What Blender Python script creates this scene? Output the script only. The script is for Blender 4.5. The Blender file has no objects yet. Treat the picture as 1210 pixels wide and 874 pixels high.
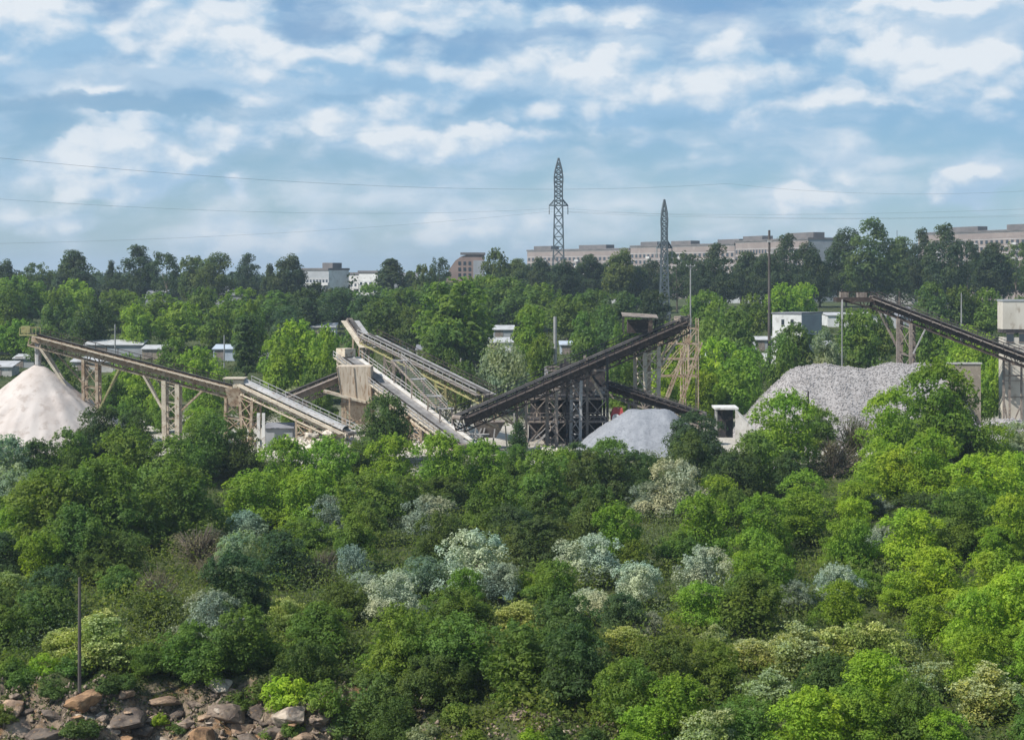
import bpy, bmesh, math, random
import numpy as np
from mathutils import Vector, noise

random.seed(7)
rng = np.random.default_rng(7)
scn = bpy.context.scene
COL = scn.collection
R = math.radians

# ------------------------------------------------------------------ camera
CAM_Z, F, CX, HY = 26.0, 2000.0, 605.0, 320.0      # eye height, focal length and horizon in photo pixels
cam_d = bpy.data.cameras.new('camera')
cam = bpy.data.objects.new('camera', cam_d)
COL.objects.link(cam)
cam.location = (0, 0, CAM_Z)
cam.rotation_euler = (R(90), 0, 0)
cam_d.sensor_width = 36.0
cam_d.lens = 36.0 * F / 1210.0
cam_d.shift_y = -(437.0 - HY) / 1210.0
cam_d.clip_start = 1.0
cam_d.clip_end = 12000.0
scn.camera = cam

# ------------------------------------------------------------------ sun, sky, exposure
SUN_FROM = Vector((-0.85, -0.48, 1.0)).normalized()
SUN_EL = math.asin(SUN_FROM.z)
SUN_AZ = math.atan2(SUN_FROM.x, SUN_FROM.y)
sun_d = bpy.data.lights.new('sun', 'SUN')
sun_d.energy = 3.5
sun_d.angle = R(0.5)
sun_d.color = (1.0, 0.96, 0.90)
sun = bpy.data.objects.new('sun', sun_d)
COL.objects.link(sun)
sun.location = (-80, 0, 120)
sun.rotation_euler = SUN_FROM.to_track_quat('Z', 'Y').to_euler()

scn.view_settings.view_transform = 'Standard'
scn.view_settings.look = 'None'
scn.view_settings.exposure = 0.8
scn.view_settings.gamma = 1.0
scn.view_settings.use_curve_mapping = False
scn.render.engine = 'CYCLES'
scn.cycles.use_denoising = True
scn.cycles.max_bounces = 6
scn.cycles.diffuse_bounces = 4
scn.cycles.transmission_bounces = 3
scn.cycles.transparent_max_bounces = 4
scn.cycles.volume_bounces = 0
scn.cycles.caustics_reflective = False
scn.cycles.caustics_refractive = False

world = bpy.data.worlds.new('World')
scn.world = world
world.use_nodes = True


class NT:
    """small helper to write node trees"""
    def __init__(self, tree):
        self.t = tree
        tree.nodes.clear()

    def n(self, typ, **kw):
        nd = self.t.nodes.new(typ)
        ins = kw.pop('ins', {})
        for k, v in kw.items():
            setattr(nd, k, v)
        for k, v in ins.items():
            s = nd.inputs[k]
            if isinstance(v, bpy.types.NodeSocket):
                self.t.links.new(v, s)
            else:
                s.default_value = v
        return nd

    def math(self, op, a, b=None, c=None, clamp=False):
        ins = {0: a}
        if b is not None: ins[1] = b
        if c is not None: ins[2] = c
        return self.n('ShaderNodeMath', operation=op, use_clamp=clamp, ins=ins).outputs[0]

    def vec(self, op, a, b=None, out=0):
        ins = {0: a}
        if b is not None: ins[1] = b
        return self.n('ShaderNodeVectorMath', operation=op, ins=ins).outputs[out]

    def mixc(self, f, a, b, blend='MIX'):
        nd = self.n('ShaderNodeMix', data_type='RGBA', blend_type=blend, clamp_factor=True)
        for i, v in ((0, f), (6, a), (7, b)):
            if isinstance(v, bpy.types.NodeSocket):
                self.t.links.new(v, nd.inputs[i])
            else:
                nd.inputs[i].default_value = v
        return nd.outputs[2]

    def ramp(self, f, lo, hi, a=0.0, b=1.0, smooth=True):
        nd = self.n('ShaderNodeMapRange', interpolation_type='SMOOTHSTEP' if smooth else 'LINEAR', clamp=True)
        nd.inputs[1].default_value = lo
        nd.inputs[2].default_value = hi
        nd.inputs[3].default_value = a
        nd.inputs[4].default_value = b
        self.t.links.new(f, nd.inputs[0])
        return nd.outputs[0]

    def noise(self, v, scale, detail=4, rough=0.5, dist=0.0):
        return self.n('ShaderNodeTexNoise', ins={'Vector': v, 'Scale': scale, 'Detail': detail, 'Roughness': rough,
                                                 'Distortion': dist}).outputs[0]

    def link(self, a, b):
        self.t.links.new(a, b)


def build_world():
    nt = NT(world.node_tree)
    dirv = nt.n('ShaderNodeTexCoord').outputs['Generated']
    sky = nt.n('ShaderNodeTexSky', sky_type='NISHITA', sun_disc=False)
    sky.sun_elevation = SUN_EL
    sky.sun_rotation = SUN_AZ
    sky.altitude = 100
    sky.air_density = 1.0
    sky.dust_density = 0.3
    sky.ozone_density = 2.0
    tint = nt.mixc(1.0, sky.outputs[0], (0.58, 0.80, 1.03, 1), 'MULTIPLY')
    bg = nt.n('ShaderNodeBackground', ins={'Color': tint, 'Strength': 0.055})

    # cumulus field: noise on the view direction, flattened towards the horizon, plus the big banks of that day
    p = nt.vec('MULTIPLY', dirv, (1.0, 1.0, 1.6))
    warp = nt.n('ShaderNodeTexNoise', ins={'Vector': p, 'Scale': 24.0, 'Detail': 5.0, 'Roughness': 0.55}).outputs[1]
    wv = nt.vec('SUBTRACT', warp, (0.5, 0.5, 0.5))
    wv = nt.vec('MULTIPLY', wv, (0.045, 0.045, 0.05))
    big = nt.noise(p, 10.0, 3, 0.5)

    def puffs(off):
        q = nt.vec('ADD', nt.vec('ADD', p, nt.vec('MULTIPLY', wv, (.35, .35, .35))), off)
        a = nt.noise(q, 17.0, 8, 0.56)
        v = nt.n('ShaderNodeTexVoronoi', feature='F1', ins={'Vector': q, 'Scale': 21.0, 'Detail': 1.0, 'Roughness': 0.5}).outputs[0]
        return nt.math('SUBTRACT', nt.math('MULTIPLY', a, 1.0), nt.math('MULTIPLY', v, 0.50))
    f1 = puffs((0, 0, 0))
    f2 = puffs((-0.005, 0.0, 0.009))

    def blob(px, py, rx, ry, amp):
        x, z = (px - CX) / F, (HY - py) / F
        d = Vector((x, 1, z)).normalized()
        dv = nt.vec('SUBTRACT', dirv, tuple(d))
        dv = nt.vec('ADD', dv, nt.vec('MULTIPLY', wv, (1.0, 1.0, 0.7)))
        dv = nt.vec('MULTIPLY', dv, (F / rx, F / rx, F / ry))
        l = nt.vec('LENGTH', dv, out=1)
        g = nt.ramp(l, 0.15, 1.25, amp, 0.0)
        zc = nt.n('ShaderNodeSeparateXYZ', ins={0: dv}).outputs[2]
        return g, zc
    banks = [(330, 78, 190, 48, .42), (60, 45, 130, 60, .38), (150, 200, 125, 42, .48), (430, 135, 110, 26, .34),
             (540, 168, 170, 20, .34), (280, 216, 26, 20, .34), (710, 92, 125, 46, .46), (880, 85, 85, 52, .44),
             (1010, 75, 80, 42, .34), (1150, 92, 110, 50, .46), (1150, 213, 52, 32, .48), (945, 235, 60, 26, .26),
             (560, 22, 230, 26, .36), (1080, 18, 160, 18, .34), (420, 285, 210, 26, .16), (790, 165, 60, 26, .2),
             (620, 280, 60, 40, .14), (1000, 190, 70, 26, .18), (120, 110, 130, 16, .18), (850, 275, 120, 16, .12),
             (770, 130, 200, 35, .3), (240, 20, 130, 30, .26), (230, 150, 160, 30, .26), (520, 100, 110, 40, .3), (640, 130, 120, 30, .24), (980, 130, 140, 34, .24), (60, 260, 120, 24, .14), (700, 215, 120, 18, .16)]
    gaps = [(110, 128, 200, 13, .42), (930, 48, 36, 18, .32), (330, 248, 160, 16, .2), (640, 225, 300, 30, .12),
            (360, 28, 50, 16, .16), (1030, 135, 150, 12, .1), (700, 38, 120, 12, .24), (1080, 265, 160, 22, .12)]
    tot = None
    lift = None
    for b in banks:
        g, zc = blob(*b)
        tot = g if tot is None else nt.math('MAXIMUM', tot, g)
        up = nt.math('MULTIPLY', g, nt.ramp(zc, -0.8, 0.7, -0.5, 0.5))
        lift = up if lift is None else nt.math('ADD', lift, up)
    for b in gaps:
        g, zc = blob(*b)
        tot = nt.math('SUBTRACT', tot, g)
    strat = nt.noise(nt.vec('ADD', nt.vec('MULTIPLY', dirv, (1.0, 1.0, 4.2)), nt.vec('MULTIPLY', wv, (1.0, 1.0, 1.6))), 9.0, 7, 0.55)
    fb = nt.math('SUBTRACT', f1, 0.25)
    veil = nt.ramp(nt.math('ADD', nt.math('ADD', nt.math('MULTIPLY', big, 0.4), nt.math('MULTIPLY', strat, 0.6)), nt.math('ADD', nt.math('MULTIPLY', fb, 0.25), nt.math('MULTIPLY', tot, 0.4))), 0.36, 0.60, 0.30, 0.97)
    dens = nt.math('ADD', nt.math('MULTIPLY', nt.math('SUBTRACT', big, 0.5), 0.55), nt.math('MULTIPLY', tot, 2.0))
    dens = nt.math('ADD', dens, nt.math('MULTIPLY', fb, 0.85))
    cum = nt.ramp(dens, 0.0, 0.38)
    mask = nt.math('SUBTRACT', 1.0, nt.math('MULTIPLY', nt.math('SUBTRACT', 1.0, veil), nt.math('SUBTRACT', 1.0, cum)))
    mask = nt.math('MULTIPLY', mask, 0.97)
    lit = nt.math('MULTIPLY', nt.math('SUBTRACT', f1, f2), 2.2)
    lit = nt.math('ADD', lit, nt.math('MULTIPLY', lift, 2.3))
    lit = nt.math('ADD', lit, nt.math('MULTIPLY', fb, 0.8))
    lit = nt.ramp(lit, -0.52, 0.42)
    pale = nt.math('MULTIPLY', nt.math('ADD', nt.math('MULTIPLY', cum, 0.60), 0.30), lit)
    pale = nt.math('ADD', pale, nt.math('MULTIPLY', nt.ramp(strat, 0.42, 0.64), 0.32), clamp=True)
    elev = nt.n('ShaderNodeSeparateXYZ', ins={0: dirv}).outputs[2]
    pale = nt.math('ADD', pale, nt.ramp(elev, 0.0, 0.085, 0.40, 0.0, False), clamp=True)
    ccol = nt.mixc(pale, (0.185, 0.305, 0.430, 1), (0.47, 0.50, 0.53, 1))
    cl = nt.n('ShaderNodeBackground', ins={'Color': ccol, 'Strength': 1.0})
    mix = nt.n('ShaderNodeMixShader')
    nt.link(mask, mix.inputs[0])
    nt.link(bg.outputs[0], mix.inputs[1])
    nt.link(cl.outputs[0], mix.inputs[2])
    out = nt.n('ShaderNodeOutputWorld')
    nt.link(mix.outputs[0], out.inputs[0])


build_world()
world.cycles.sampling_method = 'MANUAL'
world.cycles.sample_map_resolution = 512

# ------------------------------------------------------------------ helpers
def at(px, py, Y):
    """the point at depth Y that the photo shows at pixel px, py"""
    return Vector(((px - CX) / F * Y, Y, CAM_Z - (py - HY) / F * Y))


def X_at(px, Y):
    return (px - CX) / F * Y


def sstep(a, b, x):
    t = min(1.0, max(0.0, (x - a) / (b - a)))
    return t * t * (3 - 2 * t)


_YK = [0, 60, 100, 116, 126, 150, 218, 232, 286, 330, 400, 480, 555, 900, 1500, 6000]
_ZR = [-24, -16, -8.0, -5.2, -4.3, -4.2, -3.6, 0.0, 0.6, 5.0, 9.6, 12.0, 13.4, 14.0, 13.0, 10.0]
_YL = [0, 60, 110, 119, 122.5, 125, 150, 218, 232, 286, 330, 400, 480, 555, 900, 1500, 6000]
_ZL = [-34, -24, -14, -9.3, -6.6, -4.4, -4.2, -3.6, 0.0, 0.6, 5.0, 9.6, 12.0, 13.4, 14.0, 13.0, 10.0]


def gz(x, y):
    cliff = 1.0 - sstep(-11, -5, x)
    wob = 1.6 * math.sin(x * 0.33) + 0.9 * math.sin(x * 0.81 + 1.0)
    z = float(np.interp(y, _YR_, _ZR)) if cliff < 1e-6 else \
        (1 - cliff) * float(np.interp(y, _YR_, _ZR)) + cliff * float(np.interp(y + wob * (1 - sstep(126, 150, y)), _YL, _ZL))
    z += 3.4 * sstep(24, 50, x) * sstep(140, 190, y) * (1 - sstep(208, 236, y))
    if 104 < y < 130:
        k = sstep(104, 112, y) * (1 - sstep(124, 130, y)) * (0.35 + 0.65 * cliff)
        v = Vector((x * 0.55, y * 0.55, 0))
        z += k * (1.5 * noise.noise(v) + 0.6 * noise.noise(v * 2.7) + 0.3 * noise.noise(v * 6.0))
    if y > 560:
        z += 1.5 * noise.noise(Vector((x * 0.004, y * 0.004, 3)))
    return z


_YR_ = _YK


def tag(o, label=None, cat=None, group=None, kind=None):
    if label: o['label'] = label
    if cat: o['category'] = cat
    if group: o['group'] = group
    if kind: o['kind'] = kind
    return o


def thing(name, loc, label, cat, group=None):
    o = bpy.data.objects.new(name, None)
    o.empty_display_size = 0.5
    COL.objects.link(o)
    o.location = loc
    return tag(o, label, cat, group)


def origin_of(parent):
    v = Vector((0, 0, 0))
    while parent is not None:
        v += parent.location
        parent = parent.parent
    return v


def mesh_np(name, V, loops, starts, totals, mat, attr=None):
    me = bpy.data.meshes.new(name)
    me.vertices.add(len(V))
    me.vertices.foreach_set('co', np.asarray(V, dtype=np.float32).ravel())
    me.loops.add(len(loops))
    me.loops.foreach_set('vertex_index', np.asarray(loops, dtype=np.int32))
    me.polygons.add(len(starts))
    me.polygons.foreach_set('loop_start', np.asarray(starts, dtype=np.int32))
    me.polygons.foreach_set('loop_total', np.asarray(totals, dtype=np.int32))
    me.update(calc_edges=True)
    if attr is not None:
        a = me.attributes.new('tone', 'FLOAT', 'POINT')
        a.data.foreach_set('value', np.asarray(attr, dtype=np.float32))
    if mat: me.materials.append(mat)
    return me


def quads_mesh(name, V, mat, attr=None, k=4):
    n = len(V) // k
    return mesh_np(name, V, np.arange(n * k), np.arange(n) * k, np.full(n, k), mat, attr)


def link(name, me, parent=None, loc=None):
    o = bpy.data.objects.new(name, me)
    COL.objects.link(o)
    if parent: o.parent = parent
    if loc is not None: o.location = loc
    return o


class MB:
    """collects simple solids and links them as one mesh"""
    def __init__(self):
        self.v, self.f = [], []

    def add(self, pts, faces):
        b = len(self.v)
        self.v += [tuple(p) for p in pts]
        self.f += [tuple(b + i for i in f) for f in faces]
        return self

    def box(self, c, s, rz=0.0):
        cx, cy, cz = c
        hx, hy, hz = s[0] / 2, s[1] / 2, s[2] / 2
        ca, sa = math.cos(rz), math.sin(rz)
        pts = []
        for dz in (-hz, hz):
            for dx, dy in ((-hx, -hy), (hx, -hy), (hx, hy), (-hx, hy)):
                pts.append((cx + dx * ca - dy * sa, cy + dx * sa + dy * ca, cz + dz))
        return self.add(pts, [(3, 2, 1, 0), (4, 5, 6, 7), (0, 1, 5, 4), (1, 2, 6, 5), (2, 3, 7, 6), (3, 0, 4, 7)])

    def bar(self, a, b, w, h=None):
        h = h or w
        a, b = Vector(a), Vector(b)
        d = b - a
        if d.length < 1e-6: return self
        d.normalize()
        up = Vector((0, 0, 1)) if abs(d.z) < 0.98 else Vector((0, 1, 0))
        s = d.cross(up).normalized()
        u = s.cross(d)
        pts = []
        for p in (a, b):
            for i, j in ((-1, -1), (1, -1), (1, 1), (-1, 1)):
                pts.append(p + s * (i * w / 2) + u * (j * h / 2))
        return self.add(pts, [(3, 2, 1, 0), (4, 5, 6, 7), (0, 1, 5, 4), (1, 2, 6, 5), (2, 3, 7, 6), (3, 0, 4, 7)])

    def tube(self, a, b, r0, r1=None, n=8):
        r1 = r0 if r1 is None else r1
        a, b = Vector(a), Vector(b)
        d = (b - a).normalized()
        up = Vector((0, 0, 1)) if abs(d.z) < 0.9 else Vector((0, 1, 0))
        s = d.cross(up).normalized()
        u = s.cross(d)
        pts = []
        for p, r in ((a, r0), (b, r1)):
            for i in range(n):
                t = 2 * math.pi * i / n
                pts.append(p + (s * math.cos(t) + u * math.sin(t)) * r)
        fs = [(i, (i + 1) % n, n + (i + 1) % n, n + i) for i in range(n)]
        fs += [tuple(range(n - 1, -1, -1)), tuple(range(n, 2 * n))]
        return self.add(pts, fs)

    def path(self, pts, rad, n=6):
        """a tapering round tube along points"""
        ring = []
        for i, p in enumerate(pts):
            p = Vector(p)
            d = (Vector(pts[min(i + 1, len(pts) - 1)]) - Vector(pts[max(i - 1, 0)])).normalized()
            up = Vector((0, 0, 1)) if abs(d.z) < 0.9 else Vector((0, 1, 0))
            s = d.cross(up).normalized()
            u = s.cross(d)
            for k in range(n):
                t = 2 * math.pi * k / n
                ring.append(p + (s * math.cos(t) + u * math.sin(t)) * rad[i])
        fs = []
        for i in range(len(pts) - 1):
            for k in range(n):
                fs.append((i * n + k, i * n + (k + 1) % n, (i + 1) * n + (k + 1) % n, (i + 1) * n + k))
        fs += [tuple(range(n - 1, -1, -1)), tuple(range((len(pts) - 1) * n, len(pts) * n))]
        return self.add(ring, fs)

    def prism(self, poly, vec):
        n = len(poly)
        vec = Vector(vec)
        pts = [Vector(p) for p in poly] + [Vector(p) + vec for p in poly]
        fs = [(i, (i + 1) % n, n + (i + 1) % n, n + i) for i in range(n)]
        fs += [tuple(range(n - 1, -1, -1)), tuple(range(n, 2 * n))]
        return self.add(pts, fs)

    def frustum(self, c0, s0, c1, s1, rz=0.0, cap=True):
        """box that tapers from rectangle s0 at c0 to rectangle s1 at c1"""
        ca, sa = math.cos(rz), math.sin(rz)
        pts = []
        for c, s in ((c0, s0), (c1, s1)):
            for i, j in ((-1, -1), (1, -1), (1, 1), (-1, 1)):
                dx, dy = i * s[0] / 2, j * s[1] / 2
                pts.append((c[0] + dx * ca - dy * sa, c[1] + dx * sa + dy * ca, c[2]))
        return self.add(pts, [(3, 2, 1, 0), (4, 5, 6, 7), (0, 1, 5, 4), (1, 2, 6, 5), (2, 3, 7, 6), (3, 0, 4, 7)])

    def build(self, name, mat, parent=None, normals=True):
        o0 = origin_of(parent)
        me = bpy.data.meshes.new(name)
        me.from_pydata([tuple(Vector(p) - o0) for p in self.v], [], self.f)
        if normals:
            bm = bmesh.new()
            bm.from_mesh(me)
            bmesh.ops.recalc_face_normals(bm, faces=bm.faces)
            bm.to_mesh(me)
            bm.free()
        me.materials.append(mat)
        return link(name, me, parent)


# ------------------------------------------------------------------ materials
def principled(name, rough=0.8, spec=0.25):
    m = bpy.data.materials.new(name)
    m.use_nodes = True
    nt = NT(m.node_tree)
    b = nt.n('ShaderNodeBsdfPrincipled')
    b.inputs['Roughness'].default_value = rough
    b.inputs['Specular IOR Level'].default_value = spec
    o = nt.n('ShaderNodeOutputMaterial')
    nt.link(b.outputs[0], o.inputs[0])
    return m, nt, b


def c4(c):
    return (c[0], c[1], c[2], 1.0)


def mottled(name, a, b, c=None, scale=0.8, detail=6, rough=0.85, metal=0.0, bump=0.0, stretch=(1, 1, 1), lo=0.35, hi=0.65):
    """two or three colours of wear, dust or rust mixed by noise in object space"""
    m, nt, bs = principled(name, rough)
    tc = nt.n('ShaderNodeTexCoord').outputs['Object']
    v = nt.vec('MULTIPLY', tc, stretch)
    f = nt.noise(v, scale, detail, 0.6)
    colr = nt.mixc(nt.ramp(f, lo, hi), c4(a), c4(b))
    if c:
        g = nt.noise(nt.vec('ADD', v, (17.3, 5.1, 9.7)), scale * 2.7, 5, 0.6)
        colr = nt.mixc(nt.ramp(g, 0.52, 0.68), colr, c4(c))
    nt.link(colr, bs.inputs['Base Color'])
    bs.inputs['Metallic'].default_value = metal
    if bump:
        bn = nt.n('ShaderNodeBump', ins={'Strength': bump, 'Distance': 0.1, 'Height': nt.noise(v, scale * 6, 6, 0.65)})
        nt.link(bn.outputs[0], bs.inputs['Normal'])
    return m


def leaf_mat(name, trans=0.48, rough=0.6, spec=0.2, hue=0.4):
    m = bpy.data.materials.new(name)
    m.use_nodes = True
    nt = NT(m.node_tree)
    info = nt.n('ShaderNodeObjectInfo')
    tone = nt.n('ShaderNodeAttribute', attribute_name='tone').outputs['Fac']
    yel = nt.mixc(1.0, info.outputs['Color'], (1.25, 1.10, 0.80, 1), 'MULTIPLY')
    base = nt.mixc(nt.ramp(tone, 0.0, 1.0, 0.0, hue * 2, False), info.outputs['Color'], yel)
    pos = nt.n('ShaderNodeNewGeometry').outputs['Position']
    drift = nt.noise(pos, 0.16, 4, 0.6)
    base = nt.mixc(nt.ramp(drift, 0.36, 0.64), nt.mixc(1.0, base, (0.89, 0.98, 0.97, 1), 'MULTIPLY'), nt.mixc(1.0, base, (1.26, 1.12, 0.86, 1), 'MULTIPLY'))
    val = nt.ramp(tone, 0.0, 1.0, 0.66, 1.38, False)
    vv = nt.n('ShaderNodeCombineColor', ins={0: val, 1: val, 2: val}).outputs[0]
    base = nt.mixc(1.0, base, vv, 'MULTIPLY')
    p = nt.n('ShaderNodeBsdfPrincipled', ins={'Base Color': base, 'Roughness': rough, 'Specular IOR Level': spec})
    tcol = nt.mixc(1.0, base, (1.25, 1.35, 0.6, 1), 'MULTIPLY')
    t = nt.n('ShaderNodeBsdfTranslucent', ins={'Color': tcol})
    mx = nt.n('ShaderNodeMixShader', ins={0: trans})
    nt.link(p.outputs[0], mx.inputs[1])
    nt.link(t.outputs[0], mx.inputs[2])
    o = nt.n('ShaderNodeOutputMaterial')
    nt.link(mx.outputs[0], o.inputs[0])
    return m


M = {}
M['leaf'] = leaf_mat('leaf')
M['silver_leaf'] = leaf_mat('silver_leaf', 0.2, 0.6, 0.2, 0.05)
M['blossom'] = leaf_mat('blossom', 0.25, 0.8, 0.1, 0.1)
M['bark'] = mottled('bark', (0.10, 0.075, 0.055), (0.20, 0.165, 0.13), scale=3, stretch=(1, 1, .3))
M['tan_steel'] = mottled('dusty_rusty_steel', (0.44, 0.36, 0.265), (0.29, 0.20, 0.13), (0.13, 0.075, 0.05), scale=1.1)
M['pale_steel'] = mottled('pale_dusty_steel', (0.56, 0.49, 0.38), (0.42, 0.36, 0.28), (0.25, 0.17, 0.11), scale=0.8)
M['brown_steel'] = mottled('brown_rusty_steel', (0.062, 0.046, 0.038), (0.038, 0.030, 0.027), (0.12, 0.09, 0.07), scale=0.7)
M['dark_steel'] = mottled('dark_steel', (0.06, 0.055, 0.055), (0.035, 0.033, 0.036), (0.13, 0.10, 0.085), scale=0.6)
M['grey_steel'] = mottled('grey_galvanised_steel', (0.42, 0.41, 0.40), (0.30, 0.29, 0.28), (0.22, 0.17, 0.13), scale=0.9, rough=0.6)
M['white_steel'] = mottled('dust_white_steel', (0.70, 0.68, 0.64), (0.58, 0.55, 0.51), (0.40, 0.36, 0.31), scale=0.6, rough=0.6)
M['mid_steel'] = mottled('weathered_steel', (0.26, 0.22, 0.19), (0.17, 0.14, 0.12), (0.36, 0.29, 0.22), scale=0.8)
M['olive_steel'] = mottled('yellow_olive_paint', (0.34, 0.33, 0.14), (0.26, 0.24, 0.12), (0.22, 0.14, 0.08), scale=0.9)
M['rubber'] = mottled('dusty_rubber_belt', (0.045, 0.042, 0.04), (0.09, 0.082, 0.075), scale=0.5, stretch=(1, 1, 1))
M['grey_belt'] = mottled('stone_dusted_belt', (0.26, 0.25, 0.24), (0.16, 0.15, 0.145), scale=0.6)
M['bin_plate'] = mottled('streaked_rusty_plate', (0.56, 0.48, 0.38), (0.44, 0.36, 0.27), (0.27, 0.17, 0.10), scale=0.75, stretch=(2.6, 2.6, .35))
M['red_paint'] = mottled('faded_red_paint', (0.42, 0.07, 0.06), (0.30, 0.05, 0.05), (0.45, 0.25, 0.22), scale=0.6)
M['tower_steel'] = mottled('pylon_steel', (0.075, 0.095, 0.105), (0.10, 0.12, 0.13), scale=0.3, rough=0.6)
M['wire'] = mottled('wire', (0.10, 0.11, 0.12), (0.12, 0.13, 0.14), rough=0.5)
M['concrete'] = mottled('weathered_concrete', (0.36, 0.34, 0.31), (0.46, 0.44, 0.41), (0.27, 0.25, 0.22), scale=0.5, bump=0.2)
M['tan_concrete'] = mottled('tan_concrete_block', (0.30, 0.25, 0.19), (0.24, 0.20, 0.155), (0.37, 0.31, 0.24), scale=0.6, bump=0.2)
M['cream_wall'] = mottled('cream_panel_wall', (0.56, 0.52, 0.45), (0.48, 0.44, 0.37), (0.36, 0.31, 0.25), scale=0.35, stretch=(1, 1, 0.6))
M['white_wall'] = mottled('white_rendered_wall', (0.66, 0.66, 0.64), (0.55, 0.55, 0.535), (0.45, 0.44, 0.42), scale=0.3)
M['grey_wall'] = mottled('grey_rendered_wall', (0.34, 0.35, 0.36), (0.28, 0.29, 0.30), scale=0.3)
M['white_roof'] = mottled('pale_asbestos_roof', (0.46, 0.46, 0.46), (0.36, 0.36, 0.365), (0.27, 0.265, 0.26), scale=0.4)
M['grey_roof'] = mottled('grey_sheet_roof', (0.24, 0.24, 0.26), (0.17, 0.17, 0.18), scale=0.4)
M['blue_roof'] = mottled('pale_blue_sheet_roof', (0.42, 0.47, 0.53), (0.35, 0.39, 0.44), scale=0.4)
M['block_wall'] = mottled('apartment_panel', (0.27, 0.225, 0.205), (0.235, 0.195, 0.18), (0.30, 0.255, 0.23), scale=0.12)
M['block_pale'] = mottled('pale_apartment_panel', (0.55, 0.54, 0.52), (0.47, 0.46, 0.45), scale=0.12)
M['block_brown'] = mottled('brown_brick', (0.30, 0.22, 0.185), (0.24, 0.175, 0.15), scale=0.2)
M['roof_felt'] = mottled('roof_felt', (0.12, 0.115, 0.115), (0.17, 0.155, 0.15), scale=0.2)
M['tile'] = mottled('faded_tile', (0.30, 0.20, 0.17), (0.24, 0.17, 0.15), scale=0.3)
M['wood'] = mottled('grey_wood_pole', (0.07, 0.06, 0.055), (0.11, 0.097, 0.088), scale=1.5, stretch=(1, 1, .2))
M['pole_grey'] = mottled('concrete_pole', (0.30, 0.30, 0.29), (0.24, 0.24, 0.235), scale=0.6)
M['ceramic'] = mottled('insulator', (0.30, 0.32, 0.32), (0.36, 0.38, 0.38))


def glass():
    m, nt, b = principled('window_glass', 0.12, 0.6)
    b.inputs['Base Color'].default_value = (0.035, 0.045, 0.055, 1)
    return m


M['glass'] = glass()


def heap_mat(name, a, b, c, scale, bump, lo=0.35, hi=0.65):
    return mottled(name, a, b, c, scale=scale, detail=9, rough=0.95, bump=bump, lo=lo, hi=hi)


M['sand'] = heap_mat('pale_crushed_sand', (0.455, 0.395, 0.355), (0.52, 0.465, 0.425), (0.39, 0.33, 0.29), 0.25, 0.25)
M['fine_gravel'] = heap_mat('fine_grey_gravel', (0.22, 0.23, 0.25), (0.27, 0.28, 0.30), (0.18, 0.19, 0.21), 1.2, 0.5)
M['coarse'] = heap_mat('coarse_grey_stone', (0.29, 0.27, 0.26), (0.345, 0.325, 0.315), (0.24, 0.225, 0.218), 1.6, 0.6)
M['pale_stone'] = heap_mat('pale_dusty_stone', (0.58, 0.53, 0.46), (0.50, 0.45, 0.38), (0.40, 0.36, 0.31), 0.8, 0.5)


def rock_mat():
    m, nt, b = principled('quarry_rock', 0.92, 0.2)
    tc = nt.n('ShaderNodeTexCoord').outputs['Object']
    info = nt.n('ShaderNodeObjectInfo')
    f = nt.noise(tc, 1.6, 8, 0.65)
    g = nt.noise(nt.vec('ADD', tc, (31, 7, 3)), 4.5, 7, 0.65)
    dk = nt.mixc(1.0, info.outputs['Color'], (0.55, 0.52, 0.52, 1), 'MULTIPLY')
    lt = nt.mixc(1.0, info.outputs['Color'], (1.25, 1.2, 1.12, 1), 'MULTIPLY')
    colr = nt.mixc(nt.ramp(f, 0.38, 0.62), dk, lt)
    colr = nt.mixc(nt.ramp(g, 0.55, 0.72, 0, .8), colr, (0.30, 0.19, 0.10, 1))
    nt.link(colr, b.inputs['Base Color'])
    bn = nt.n('ShaderNodeBump', ins={'Strength': 0.6, 'Distance': 0.12, 'Height': nt.noise(tc, 5.0, 8, 0.7)})
    nt.link(bn.outputs[0], b.inputs['Normal'])
    return m


M['rock'] = rock_mat()


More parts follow.
